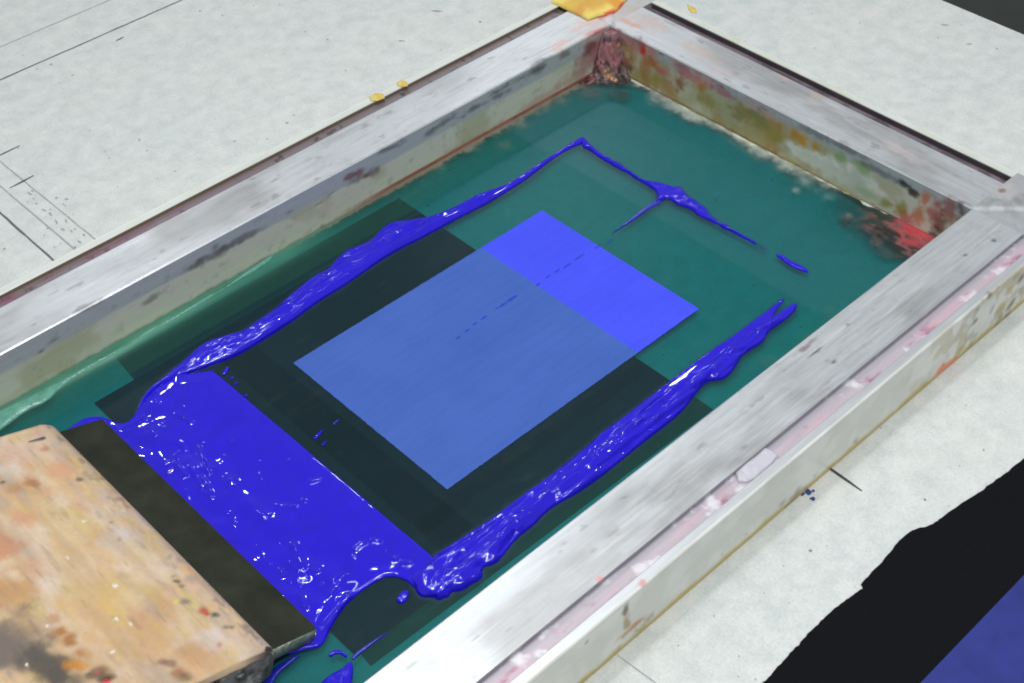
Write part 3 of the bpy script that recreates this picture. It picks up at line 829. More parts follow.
left_roll = [(137, 413.5), (141, 402), (148.5, 391.5), (160, 382.5), (172, 372.5), (185, 361), (198, 349), (211.5, 342), (225, 337.5), (243.5, 333), (257, 323), (273, 312), (284.5, 302), (302, 287), (316, 276), (327.5, 271), (334, 264), (343, 254), (351, 249), (359, 247), (373, 240.5), (380, 232), (388, 225), (398, 222), (418, 220.6), (433, 217), (455, 208), (472, 198.5), (488, 191.7), (501.6, 188), (514.7, 180.5), (528, 171.8), (544, 161), (559.6, 151), (577, 139.8), (583, 137.6), (585, 143),
             (577, 145.4), (563.5, 152), (550, 161), (536, 172), (518.6, 184.5), (503, 194), (485, 205), (460.6, 217), (439, 229), (417.6, 240.5), (398, 250), (378.6, 262), (359, 275.7), (339.5, 289), (318, 302), (296, 318.6), (276.7, 332), (257, 344), (237.7, 355.7), (218, 363.5), (198.6, 370), (179, 377), (161.5, 386), (150, 395), (144, 405)]
QL = smooth_poly(poly(left_roll))


def h_left(P, sd):
    x, y = P.T
    size = ss(.78, .30, x)
    w = .0035 + .0065 * size
    h = dome(sd, w, .0011 + .0040 * size)
    # twisted strands running along the bead
    ph = (y - .52 * 0 - .22 * x) * 1500 + 3 * fbm(P3(P) * A([.4, 1, 1]), 40, 2)
    strand = (fbm(P3(np.stack([x * .16 + y * .05, y + .0016 * np.sin(x * 55)], 1)), 230, 6, 2) - .5)
    lump = (fbm(P3(P), 48, 15, 1) - .5)
    return h * (1 + .55 * lump) + ss(0, .003, sd) * ridges(P, bead_marks[:34]) + ss(0, .004, sd) * (strand * .0034 + np.abs(fbm(P3(np.stack([x * .10 + y * .04, y + .0016 * np.sin(x * 55)], 1)), 150, 66, 1) - .5) * .0042 - .0010) * (.3 + size)


child(field('ink_bead', QL, h_left, M_ink), ink)['label'] = 'long twisted bead of ink nearest the long far rail'

pool = [(60, 436), (76, 423.7), (86, 418), (101.6, 416.8), (111, 420.7), (121, 424.6), (129, 422.7), (136.7, 413), (141, 402), (149, 392.5), (166, 379), (186, 366), (206, 358), (224, 356)]
Qe0 = at(213, 371.0, MZ); Qe1 = at(433, 557.5, MZ)
pool2 = [(446, 562), (440, 580), (420, 590), (413, 586.5), (406, 581), (396, 577.4), (384.7, 577.6), (376, 582), (369, 586.4), (357, 595), (345.6, 606), (336, 619.6), (330, 630), (324, 643), (318, 648), (305, 650), (290, 655), (268, 650), (240, 600), (160, 520)]
QP = np.vstack([smooth_poly(poly(pool), 1)[:-1], A([Qe0[:2] * (1 - t) + Qe1[:2] * t for t in np.linspace(0, 1, 10)]), poly(pool2)])
pool_r = [(178, 417, 184, 420, .0011, .0006), (184, 420, 192, 425, .0012, .0006), (200, 450, 204, 465, .0011, .0007), (204, 465, 210, 477, .0010, .0006), (192, 472, 203, 491, .0012, .0008), (203, 482, 212, 497, .0011, .0007), (206, 497, 213, 502, .0011, .0006),
          (178, 469, 186, 480, .0013, .0008), (165, 468, 177, 463, .0010, .0006), (168, 478, 172, 474, .0010, .0006), (146, 424, 153, 424, .0008, .0004), (161, 425, 163, 426, .0009, .0005), (225, 465, 232, 485, .0030, .0004), (232, 485, 262, 520, .0036, .0005), (262, 520, 295, 550, .0036, .0005), (295, 550, 303, 572, .0024, .0005),
          (312, 484, 318, 482, .0010, .0006), (304, 503, 305, 504, .0010, .0006), (356, 552, 364, 546, .0011, .0008), (374, 543, 379, 544, .0011, .0006), (395, 561, 396, 562, .0012, .0006), (405, 565, 409, 566, .0011, .0006),
          (334, 584, 341, 578, .0013, .0008), (331, 598, 334, 592, .0011, .0008), (338, 590, 346, 578, .0012, .0005), (282, 573, 284, 580, .0010, .0007), (300, 598, 306, 612, .0011, .0007), (298, 580, 306, 580, .0022, .0003), (314, 574, 318, 575, .0009, .0006), (340, 612, 350, 600, .0014, .0006), (325, 630, 350, 598, .0016, .0005),
          (200, 540, 230, 575, .0030, .0005), (150, 440, 190, 500, .0040, .0005), (230, 590, 250, 600, .002, .0005)]
pool_r = [(a, b, c_, d, e_ * 1.25, f_ * 1.7) for a, b, c_, d, e_, f_ in pool_r]
rs = np.random.RandomState(8)
for k in range(26):
    x_ = rs.uniform(140, 420); y_ = 410 + (x_ - 140) * .55 + rs.uniform(-40, 60)
    pool_r.append((x_, y_, x_ + rs.uniform(-2, 4), y_ + rs.uniform(-1, 4), rs.uniform(.0006, .0011), rs.uniform(.0002, .0005)))
for k in range(12):
    t = rs.uniform(0, 1); x_ = 160 + 130 * t + rs.normal(0, 12); y_ = 445 + 130 * t + rs.normal(0, 16)
    pool_r.append((x_, y_, x_ + rs.uniform(3, 9), y_ + rs.uniform(6, 14), rs.uniform(.0009, .0015), rs.uniform(.0003, .0006)))


def h_pool(P, sd):
    x, y = P.T
    h = dome(sd, .0022, .0011)
    h = h + ss(0, .012, sd) * .0008 + ss(.285, .245, x) * ss(0, .01, sd) * .0014      # builds up in front of the blade
    h = h + ss(0, .002, sd) * (ridges(P, pool_r) + (fbm(P3(P), 50, 12, 2) - .5) * .0008)
    blade = ss(.300, .240, x) * ss(0, .008, sd)
    h = h + blade * ((fbm(P3(np.stack([x + .35 * (y - .5), y * .30], 1)), 80, 512, 1) - .5) * .0040 + (fbm(P3(P), 120, 515, 1) - .5) * .0010)
    # edge bead where the flood stopped on the left side
    return h


child(field('ink_flood', QP, h_pool, M_ink, res=.0007), ink)['label'] = 'flat flooded sheet of ink in front of the blade'

right_in = [(425, 566), (434, 557), (452.7, 545), (478, 528.6), (497.7, 515), (525, 495), (560, 469.5), (590, 444.5), (603.5, 431.8), (625, 417), (640, 405), (665, 385.7), (691, 366), (712, 350.5), (734, 336), (749, 324), (765, 313.4), (783.5, 298), (784, 300), (776.7, 309.5), (771, 318.5), (776, 316), (784.5, 309.5), (795, 303.7), (797, 305)]
right_out = [(796, 309.5), (786.5, 319), (775, 327), (767, 333), (764, 341), (757, 346), (749, 350.5), (741, 357), (737.7, 363), (732, 372), (726, 378), (718, 380.5), (708, 381), (700.5, 387.7), (692.7, 398), (682, 412), (664, 427), (640.6, 444.5), (617, 464), (597.7, 479.6), (577, 494), (563, 501), (550, 509), (540, 518), (534.8, 524.7), (517, 538), (505.5, 552), (500, 560), (494, 564.5), (484, 567), (482, 571), (483.5, 576), (478, 582), (472, 584), (466, 589), (458, 592), (451, 592), (449, 597.5), (444, 598), (439, 601), (433, 597), (424, 597.5), (417.6, 595), (414.6, 587), (409, 580), (412, 572)]
QR = smooth_poly(poly(right_in + right_out))
roll_r = [(497, 540, 518, 526, .0012, .0010), (518, 526, 530, 518, .0011, .0007), (525, 495, 560, 470, .0012, .0009), (540, 500, 548, 497, .0011, .0008), (555, 495, 577, 479, .0014, .0010), (592, 443, 603, 434, .0010, .0007), (422, 572, 436, 572, .0011, .0011), (660, 407, 664, 405, .0012, .0008),
          (450, 575, 474, 566, .0020, .0010), (436, 586, 440, 578, .0014, .0008), (700, 375, 722, 362, .0030, .0012), (716, 372, 722, 368, .0014, .0010), (725, 352, 734, 346, .0014, .0010), (446, 600, 430, 595, .0018, .0008), (560, 476, 500, 520, .0012, .0006), (640, 425, 560, 495, .0018, .0009), (680, 405, 590, 470, .0016, .0007)]
groove_r = [(440, 556, 500, 521, .0012, .0010), (500, 521, 545, 487, .0011, .0007), (690, 402, 650, 432, .0013, .0013), (650, 432, 600, 470, .0013, .0013), (600, 470, 555, 502, .0014, .0010), (745, 352, 722, 362, .0015, .0012), (722, 362, 700, 380, .0010, .0006), (515, 535, 500, 556, .0016, .0014), (412, 572, 425, 570, .0014, .0010), (463, 557, 458, 562, .0016, .0016)]


def h_right(P, sd):
    x, y = P.T
    # film on the inner side beyond the sheet, thick roll on the outer side
    size = ss(.64, .50, x)
    h = dome(sd, .0045 + .003 * size, .0026 + .0018 * size, .6)
    strand = (fbm(P3(np.stack([x * .11, y - .05 * x], 1)), 260, 26, 2) - .5)
    lump = fbm(P3(P), 75, 35, 2) - .5
    h = h * (1 + .5 * lump) + ss(0, .002, sd) * (strand * .0024 + np.abs(fbm(P3(np.stack([x * .07, y - .05 * x], 1)), 170, 68, 1) - .5) * .0032 - .0008 + ridges(P, roll_r) + ridges(P, bead_marks[34:]) - ridges(P, groove_r))
    # thin film strip
    Qf = A([at(665, 386, MZ)[:2], at(783, 299, MZ)[:2], at(774, 316, MZ)[:2], at(700, 372, MZ)[:2], at(655, 402, MZ)[:2]])
    sf, _ = seg_dist(P, Qf)
    m = ss(-.0010, .0018, sf)
    return np.maximum(h * (1 - .80 * m), .0001)


child(field('ink_bead', QR, h_right, M_ink, res=.00065), ink)['label'] = 'knotted bead of ink nearest the near long rail'

trail = [(581, 138.5), (584, 138), (589, 143), (594.8, 149), (612, 160.5), (620, 164.5), (628, 170), (643, 180.5), (650, 182), (659, 183), (665, 184.5), (672.7, 187), (677, 187), (681, 187), (682.5, 190), (690, 198), (698, 203), (706, 209), (709, 214), (712, 218), (727, 226.8), (745, 236.8), (757, 243.5), (768, 251), (757, 245.5), (745, 239),
         (725.5, 229.8), (712, 222), (705, 219), (698, 216), (692, 211), (686, 208), (680, 206), (675, 205), (673, 201), (667, 199), (661, 201), (655, 203.5), (657, 199), (657, 194), (652, 189), (647, 185.5), (638, 181), (627, 173), (620, 169.5), (612, 165.5), (603, 160), (594.8, 155), (588, 150), (581, 147)]
QT = smooth_poly(poly(trail), 1)
QB = smooth_poly(poly([(661, 198), (655, 200.5), (645, 207), (632, 217.5), (622, 225.5), (609, 235), (622, 227.5), (633, 221), (645, 212), (655, 206), (662, 203)]), 1)
child(field('ink_trail', QB, lambda P, sd: dome(sd, .0015, .0004), M_inkthin, res=.0004, z0=MZ + .0003), ink)['label'] = 'faint thin side streak running from the far ink line towards the stencil window'
child(field('ink_trail', QT, lambda P, sd: dome(sd, .003, .0022) * (1 + .9 * (fbm(P3(P), 170, 5, 2) - .5)), M_ink, res=.0004, wob=.0020, shrink=.0006), ink)['label'] = 'thin line of ink across the far end with a blob in the middle'


screen_mesh()


def ell(x, y, a, b_, ang=0, n=14, z=MZ, jit=.12, seed=1):
    r = np.random.RandomState(seed + int(x)); c = at(x, y, z)[:2]; o = []
    for i in range(n):
        t = 2 * math.pi * i / n; k = 1 + r.uniform(-jit, jit)
        dx, dy = a * k * math.cos(t), b_ * k * math.sin(t)
        o.append((c[0] + dx * math.cos(ang) - dy * math.sin(ang), c[1] + dx * math.sin(ang) + dy * math.cos(ang)))
    return smooth_poly(A(o), 1)


def drop(label, Q, h=.0012, mat=None, res=.00045, name='ink_drop', w=.0025, group='loose ink drops on the screen'):
    o = field(name, Q, lambda P, sd: dome(sd, w, h) * (1 + .6 * (fbm(P3(P), 260, 5, 2) - .5)), mat or M_ink, res=res)
    return tag(o, label, 'ink', group)


drop('small oval blue ink drop in the dark bay beside the ink pool', ell(403, 597.5, .0052, .0030, .3))
drop('thin blue ink smear at the far end, close to the right corner of the frame', smooth_poly(poly([(774, 254.5), (782, 255), (790, 261), (798, 264.5), (804, 267), (810, 273.5), (804, 272), (796, 269), (788, 265), (783, 261)]), 1), .0010)
drop('largest loose blue ink blob at the bottom edge, between squeegee and near rail', smooth_poly(poly([(316, 692), (323, 681), (333, 674), (343, 669), (350, 661.5), (353, 664), (353.5, 672), (351.5, 684), (352, 700), (330, 705)]), 2), .0028, w=.006)
drop('small curved blue ink mark above the blob near the squeegee tip', smooth_poly(poly([(328, 656), (332, 651.5), (338, 650), (344, 652), (348, 657), (345, 658), (341, 654.5), (335, 654), (331, 657.5)]), 1), .0012)
drop('thin straight blue ink streak leading from the bottom blob towards the bead', smooth_poly(poly([(351, 658), (356, 653), (366, 645.5), (378, 638), (392, 630), (380, 639), (368, 648), (358, 656), (353, 661)]), 1), .0006, mat=M_inkthin)
drop('blue ink drop beside the left end of the flooded ink edge', ell(226, 371.5, .0042, .0016, .5), .0010)
for x, y in ((232, 378.5), (236, 384), (246, 396)):
    drop('tiny blue ink speck in the row along the flooded ink edge', ell(x, y, .0016, .0011, .2), .0006, group='specks along the ink edge')
drop('short blue dash on the dark stencil, larger of the pair beside the blue window', smooth_poly(poly([(313, 439.5), (315, 436), (322, 430.5), (324, 430), (319, 436.5), (315.5, 440)]), 1), .0006)
drop('small blue dash on the dark stencil, smaller of the pair beside the blue window', smooth_poly(poly([(321, 445), (324, 442.5), (327, 441), (326, 444), (322.5, 446.5)]), 1), .0006)
drop('faint blue dash on the dark stencil closest to the blue window edge', smooth_poly(poly([(332, 424.5), (336, 421), (340, 418.5), (338, 422), (334, 425)]), 1), .0003, mat=M_inkthin)
drop('dark blue ink smear with painted shading along the side of the squeegee', smooth_poly(poly([(252, 700), (262, 682), (275, 667), (290, 658), (302, 654), (293, 662), (279, 673), (270, 688), (262, 702)]), 1), .0008, mat=M_inkthin)  # thin ink patch that also paints the shading beside the squeegee
M_dash = flat_mat('drag_mark_ink', lin((52, 66, 186)), rough=.7, spec=.1)
# dashed drag mark across the open stencil
V = []; Fc = []
for x, y, l, w in ((579, 257.5, 10, .0007), (567, 266, 7, .0007), (557, 271.5, 5, .0007), (548, 277, 5, .0006), (538, 285, 4, .0009), (512, 299, 9, .0011), (503, 305, 6, .0008), (497, 308.5, 3, .0006), (484, 318, 5, .0008), (475, 324, 4, .0006), (467, 331, 4, .0007), (458, 338, 4, .0006), (598, 247, 7, .0004), (610, 241, 6, .0004)):
    c = at(x, y, MZ); L = l * .00062
    b0 = len(V); zt = MZ + .00055
    for s, ww in ((-1, .2), (-.4, 1), (.4, 1), (1, .2)):
        for q in (-1, 1): V.append((c[0] + s * L, .5430 + (c[1] - .5430) * 1.0 + q * w * ww, zt))
    Fc += [(b0 + 2 * i, b0 + 2 * i + 2, b0 + 2 * i + 3, b0 + 2 * i + 1) for i in range(3)]
tag(mesh_obj('ink_drag_mark', V, Fc, M_dash), 'broken thin blue line dragged across the middle of the blue stencil window', 'ink')

# ------------------------------------------------------------ dried ink crusts in the frame corners (parts of the frame)
def corner_crust(Q, hf, colf, res=.0009):
    o = field('dried_ink', Q, hf, M_crust, res=res, colour=colf, z0=MZ + .0004)
    return child(o, frame)


def c_far(V, sd):
    n = fbm(V, 140, 4); n2 = fbm(V, 260, 14)
    c = np.tile(lin((112, 92, 92)), (len(V), 1))
    c = mix(c, lin((160, 102, 108)), ss(.40, .62, n) * .9); c = mix(c, lin((48, 42, 42)), ss(.48, .66, n2) * .9)
    c = mix(c, lin((205, 150, 90)), ss(.66, .76, fbm(V, 200, 24)))
    c = mix(c, lin((150, 116, 120)), ss(.018, .040, V[:, 2]) * ss(.35, .6, fbm(V, 110, 34)) * .7)
    c = mix(c, lin((40, 36, 34)), ss(.016, .008, V[:, 2]) * ss(.35, .55, n2) * .8)
    return c


Qc = A([(X1, Y1 - .030), (X1, Y1), (X1 - .040, Y1), (X1 - .036, Y1 - .006), (X1 - .028, Y1 - .010), (X1 - .020, Y1 - .020), (X1 - .010, Y1 - .030)])


def h_far(P, sd):
    a = X1 - P[:, 0]; b_ = Y1 - P[:, 1]
    # concave fillet climbing the corner
    r = .013; k = np.clip(1 - np.minimum(a, b_) / r, 0, 1); q = np.clip(1 - np.hypot(a, b_) / .024, 0, 1)
    n = fbm(P3(P), 150, 6)
    hy = np.hypot(a, b_)
    return .0012 * n + .034 * ss(.0270, .0085, hy + .010 * (n - .5)) ** 1.5 + .004 * ss(.032, .012, hy)


corner_crust(Qc, h_far, c_far, res=.0005)


def c_right(V, sd):
    n = fbm(V, 120, 54); n2 = fbm(V * A([1, 1, .5]), 260, 64)
    c = np.tile(lin((82, 72, 68)), (len(V), 1))
    c = mix(c, lin((46, 46, 44)), ss(.40, .65, n2)); c = mix(c, lin((134, 104, 104)), ss(.50, .75, n) * .8)
    for x, y, r in ((914, 230, .013), (924, 238, .010), (905, 222, .007)):
        d = np.hypot(*(V[:, :2] - at(x, y, MZ + .004)[:2]).T); c = mix(c, lin((196, 60, 70)), ss(1.4, .2, d / r + (fbm(V, 70, 88) - .5) * 1.6) * .75)
    d = np.hypot(*(V[:, :2] - at(900, 214, MZ + .004)[:2]).T); c = mix(c, lin((150, 100, 76)), ss(1.3, .3, d / .012 + (n - .5)) * .55)
    c = mix(c, lin((44, 66, 62)), ss(.008, .001, sd + .006 * (n2 - .5)))
    return c


Qd = poly([(884, 212), (900, 216), (925, 226), (945, 236), (960, 246), (985, 262), (970, 300), (900, 268), (885, 258), (879, 246), (874, 238), (876, 230), (873, 224), (876, 218), (879, 213)])
Qd = A([(min(p[0], X1), max(p[1], Y0)) for p in Qd])


def h_rt(P, sd):
    a = X1 - P[:, 0]; b_ = P[:, 1] - Y0
    n = fbm(P3(P), 120, 16); n2 = fbm(P3(P), 330, 19)
    return dome(sd, .012, .0008) * (.5 + n) + .0025 * np.clip(1 - a / .010, 0, 1) ** 2 * ss(0, .006, sd + .004) + .0006 * ss(.40, .75, n) + .0006 * (n2 - .4) * ss(0, .002, sd)



# crumbly pale glue line along the foot of the short wall, rough strip along the long wall
def c_glue(V, sd):
    n = fbm(V, 200, 5); c = np.tile(lin((190, 196, 182)), (len(V), 1))
    c = mix(c, lin((96, 80, 44)), ss(.0026, .0010, X1 - V[:, 0]) * .9); c = mix(c, lin((150, 150, 100)), ss(.55, .7, n) * .6)
    return c


ys = np.linspace(.425, .700, 60); rs = np.random.RandomState(3)
wv = .0016 + .0030 * rs.uniform(0, 1, 60) ** 2
Qg = np.vstack([np.c_[np.full(60, X1), ys], np.c_[X1 - wv[::-1], ys[::-1]]])
corner_crust(Qg, lambda P, sd: dome(sd, .003, .0010) * (.4 + 1.3 * fbm(P3(P), 260, 8)), c_glue, res=.0008)

# glossy puddled emulsion at the left end of the long wall
Qh = smooth_poly(poly([(-60, 452), (-40, 425), (0, 412), (40, 392), (90, 366), (150, 333), (210, 300), (262, 261), (276, 254), (266, 265), (225, 289), (205, 298), (165, 324), (150, 330), (112, 357), (96, 364), (60, 388), (48, 402), (25, 412), (10, 424), (-20, 445)]), 1)
M_gloss = flat_mat('glossy_emulsion', lin((92, 152, 136)), rough=.24, spec=.6, var=.2, vscale=140, bump=((420, .0008, .5, 3),))
child(field('emulsion_drip', Qh, lambda P, sd: dome(sd, .005, .0012) * (.3 + 1.6 * fbm(P3(P) * A([.4, 1, 1]), 130, 8)), M_gloss, res=.0008, z0=MZ + .0008), frame)

# ------------------------------------------------------------ squeegee
TH = math.radians(18)
Wd = A([-math.cos(TH), 0, math.sin(TH)])        # from blade tip towards the handle
Nn = A([math.sin(TH), 0, math.cos(TH)])         # out of the broad face
SX, SZ = .2350, .0142                           # upper front edge of the blade
SY0, SY1 = .4277, .6594
sq = empty('squeegee', (.17, .545, MZ), 'wooden squeegee with stained cream handle and black rubber blade, tilted on the screen', 'squeegee')


def spt(w, n, y): return A([SX, 0, SZ]) + Wd * w + Nn * n + A([0, y, 0])


def prism(name, prof2, y0, y1, mat, parent, ny=2, colour=None, cham=0.0):
    m = len(prof2); V = []; ysl = np.linspace(y0, y1, ny)
    cen = A(prof2).mean(0)
    for yy in ysl:
        for w, n in prof2: V.append(spt(w, n, yy))
    Fc = [(i * m + j, i * m + (j + 1) % m, (i + 1) * m + (j + 1) % m, (i + 1) * m + j) for i in range(ny - 1) for j in range(m)]
    # end caps, slightly eased
    for k, yy, sgn in ((0, y0, -1), (ny - 1, y1, 1)):
        b0 = len(V)
        for w, n in prof2:
            q = A([w, n]); d = cen - q; d = d / np.hypot(*d)
            q2 = q + d * cham; V.append(spt(q2[0], q2[1], yy + sgn * cham))
        for j in range(m):
            a, b_, c_, d_ = k * m + j, k * m + (j + 1) % m, b0 + (j + 1) % m, b0 + j
            Fc.append((a, b_, c_, d_) if sgn > 0 else (b_, a, d_, c_))
        Fc.append(tuple(b0 + j for j in range(m)) if sgn > 0 else tuple(b0 + j for j in range(m - 1, -1, -1)))
    V = A(V); col = colour(V) if colour else None
    return child(mesh_obj(name, V, Fc, mat, None, colour=col), parent)


BT = .0088
bl_ = prism('blade', [(0.0, 0), (.05, 0), (.05, -BT), (.0004, -BT), (0, -BT + .0004)], SY0, SY1, M_rubber, sq, cham=.0004)
bl_.data.set_sharp_from_angle(angle=math.radians(25))
# grubby cut end of the blade
eb = prism('blade_end', [(.0006, -.0006), (.034, -.0006), (.034, -BT + .0002), (.0006, -BT + .0006)], SY0 - .0012, SY0 + .002, M_rubber_end, sq, cham=.0003)
eb['label'] = 'pale worn cut end of the rubber blade'


def handle():
    W0, W1, n1, n0 = .0318, .2050, .0085, -.0175
    pr = []
    def arc(cw, cn, r, a0, a1, k):
        for i in range(k + 1):
            t = math.radians(a0 + (a1 - a0) * i / k); pr.append((cw + r * math.cos(t), cn + r * math.sin(t)))
    # broad top face finely divided
    arc(W0 + .011, n1 - .011, .011, 180, 90, 14)
    for w in np.arange(W0 + .012, W1 - .007, .0014): pr.append((w, n1))
    arc(W1 - .006, n1 - .006, .006, 90, 0, 6)
    arc(W1 - .006, n0 + .006, .006, 0, -90, 6)
    for w in np.arange(W1 - .012, W0 + .006, -.006): pr.append((w, n0))
    arc(W0 + .006, n0 + .006, .006, 270, 180, 6)
    return pr[::-1]


def wood_paint(V):
    P = V
    g = fbm(P * A([1, .25, 1]), 80, 3); g2 = fbm(P, 55, 13); g3 = fbm(P, 240, 23)
    c = np.tile(lin((214, 192, 158)), (len(P), 1))
    c = mix(c, lin((214, 180, 130)), ss(.38, .70, g2) * .7)
    c = mix(c, lin((222, 210, 196)), ss(.42, .72, fbm(P * A([1, .5, 1]), 70, 41)) * .8)
    c = mix(c, lin((198, 146, 112)), ss(.48, .75, fbm(P * A([1, .5, 1]), 45, 51)) * .5)
    c = mix(c, lin((206, 190, 110)), ss(.50, .75, fbm(P * A([1, .4, 1]), 80, 61)) * .6)
    c = mix(c, lin((160, 156, 164)), ss(.54, .76, fbm(P * A([1, .25, 1]), 90, 67)) * .5)
    c = c * (1 + .14 * (g - .5))[:, None]
    S = []
    d0 = spt(.0, .0085, 0)
    def T(x, y):     # traced pixel -> point on the broad face
        d = R.T @ A([(x - 512) / F, -(y - 341.5) / F, 1]); t = ((d0 - EYE) @ Nn) / (d @ Nn); return EYE + d * t
    for x, y, r, cc, s_ in ((0, 545, .014, (206, 130, 98), .75), (10, 590, .016, (196, 140, 100), .7), (20, 520, .010, (214, 150, 120), .6), (25, 625, .010, (198, 160, 120), .6), (20, 640, .022, (120, 112, 104), .85), (0, 650, .022, (120, 112, 108), .85),
                            (45, 662, .016, (92, 88, 84), .95), (60, 675, .013, (88, 84, 80), .95), (36, 652, .008, (96, 92, 88), .9), (60, 632, .007, (172, 114, 50), .85), (70, 640, .008, (166, 108, 46), .85), (82, 652, .008, (170, 110, 50), .8), (52, 618, .006, (190, 128, 60), .6), (78, 665, .007, (214, 140, 30), .8),
                            (100, 670, .007, (40, 24, 32), 1), (108, 678, .007, (36, 20, 26), 1), (92, 673, .005, (50, 36, 36), .9), (108, 683, .003, (230, 40, 70), 1), (98, 671, .002, (170, 40, 90), .8),
                            (60, 470, .010, (222, 166, 130), .7), (42, 450, .005, (186, 110, 80), .6), (33, 484, .006, (170, 110, 60), .6), (15, 490, .007, (190, 140, 80), .6), (80, 478, .003, (104, 100, 96), .9),
                            (20, 455, .014, (214, 186, 176), .6), (10, 470, .01, (226, 222, 214), .6), (120, 590, .016, (224, 204, 140), .6), (105, 600, .012, (228, 190, 120), .5), (150, 575, .012, (226, 210, 190), .7), (115, 540, .014, (206, 202, 206), .6), (125, 600, .012, (232, 214, 170), .5),
                            (175, 580, .0032, (84, 62, 60), .9), (180, 586, .003, (60, 44, 48), .9), (172, 575, .0022, (120, 120, 90), .7), (178, 601, .0018, (232, 226, 60), 1), (186, 604, .004, (110, 104, 110), .8), (200, 611, .005, (190, 70, 60), .9), (203, 614, .003, (196, 66, 56), .9),
                            (213, 615, .0045, (82, 80, 84), .9), (225, 628, .005, (74, 72, 72), .9), (232, 628, .004, (78, 76, 80), .9), (224, 620, .0038, (222, 190, 150), .9), (180, 562, .005, (150, 148, 152), .7), (188, 578, .006, (170, 160, 168), .7), (168, 558, .004, (150, 146, 150), .7),
                            (210, 640, .012, (222, 214, 214), .8), (190, 652, .010, (196, 150, 90), .7), (220, 645, .003, (200, 120, 100), .8), (170, 665, .005, (110, 80, 90), .8), (163, 662, .004, (100, 70, 90), .8), (178, 674, .006, (150, 76, 66), .8), (186, 678, .005, (60, 40, 40), .7), (205, 665, .012, (216, 170, 130), .6),
                            (38, 440, .0030, (80, 78, 100), 0), (3, 483, .0030, (40, 40, 40), .9), (145, 640, .018, (210, 166, 126), .5), (105, 655, .016, (204, 172, 126), .5), (75, 600, .012, (212, 186, 120), .5), (30, 565, .012, (206, 150, 110), .5), (55, 560, .010, (222, 204, 176), .6), (140, 515, .010, (196, 196, 206), .6), (108, 498, .003, (150, 146, 146), .6),
                            (115, 490, .003, (140, 136, 130), .7), (112, 520, .0022, (110, 110, 120), .7), (120, 540, .002, (110, 110, 120), .7), (132, 520, .008, (214, 190, 140), .6)):
        S.append((T(x, y), r * (.62 if r < .009 else .85), lin(cc) * .95, s_))
    wv = (P - A([SX, 0, SZ])) @ Wd
    c = mix(c, lin((186, 172, 164)), ss(.060, .034, wv + .03 * (g2 - .5)) * ss(.30, .58, fbm(P, 120, 301)) * .85)
    c = mix(c, lin((104, 92, 90)), ss(.56, .68, fbm(P * A([1, .5, 1]), 230, 307)) * ss(.056, .036, wv) * .6)
    c = c * (1 + .22 * (fbm(P * A([1, .5, 1]), 330, 303) - .5))[:, None]
    # blue pen stroke, flecks of white
    a, b_ = T(31, 441.5), T(44, 438); ab = b_ - a; t = np.clip(((P - a) @ ab) / (ab @ ab), 0, 1); d = np.linalg.norm(P - (a + t[:, None] * ab), axis=1)
    c = spots(P, c, S, fr=110, seed=77, warp=1.9)
    c = mix(c, lin((60, 58, 96)), ss(.0014, .0007, d))
    for x, y, r in ((68, 557.5, .0011), (115, 586, .0017), (116, 619, .0013), (48, 626, .001), (84, 521, .0012), (27, 665, .0010), (113, 652, .001), (130, 624, .001)):
        d = np.linalg.norm(P - T(x, y), axis=1); c = mix(c, (.95, .95, .95), ss(r * 1.2, r * .5, d))
    # fine dark dings
    c = mix(c, lin((120, 104, 92)), ss(.60, .80, fbm(P * A([1, .16, 1]), 420, 93, 3)) * .30)
    c = mix(c, lin((186, 160, 124)), ss(.40, .70, fbm(P * A([1, .14, 1]), 150, 97, 3)) * .40)
    c = c * A([.87, .82, .78])
    # grubby end grain
    m = 0
    ce = mix(np.tile(lin((112, 106, 106)), (len(P), 1)), lin((60, 56, 58)), ss(.45, .6, g3)); ce = mix(ce, lin((170, 160, 150)), ss(.58, .7, fbm(P, 150, 31)))
    rel = (P - A([SX, 0, SZ])) @ Nn
    c = np.where(((P[:, 1] < SY0 - .0030) & (rel < .0079))[:, None], ce, c)
    return c


HP = handle()
hd = prism('handle', HP, SY0 - .0035, SY1 + .0010, M_wood, sq, ny=170, colour=wood_paint, cham=.0020)


# the end cap needs its own fine surface for the grime
def end_cap():
    ws = np.linspace(.0375, .200, 110); ns = np.linspace(-.0150, .0040, 22)
    Wg, Ng = np.meshgrid(ws, ns, indexing='ij'); V = A([spt(w, n, SY0 - .0056) for w, n in zip(Wg.ravel(), Ng.ravel())])
    n1 = fbm(V, 160, 6)
    V[:, 1] -= (n1 - .2) * .0014
    c = np.tile(lin((128, 122, 124)), (len(V), 1)); c = mix(c, lin((58, 54, 58)), ss(.46, .62, fbm(V, 110, 16))); c = mix(c, lin((176, 168, 160)), ss(.60, .72, fbm(V, 200, 26)))
    o = mesh_obj('end_grain', V, grid_faces(110, 22), M_crust, None, colour=c)
    child(o, sq)


end_cap()

# ------------------------------------------------------------ scraps of paper and tape
def scrap(label, Q, h, colf, name='paper_scrap', z0=TZ + .0006, group=None, cat='paper scrap', res=.0009):
    o = field(name, Q, h, M_yellow, res=res, z0=z0, colour=colf, skirt=.0001)
    return tag(o, label, cat, group)


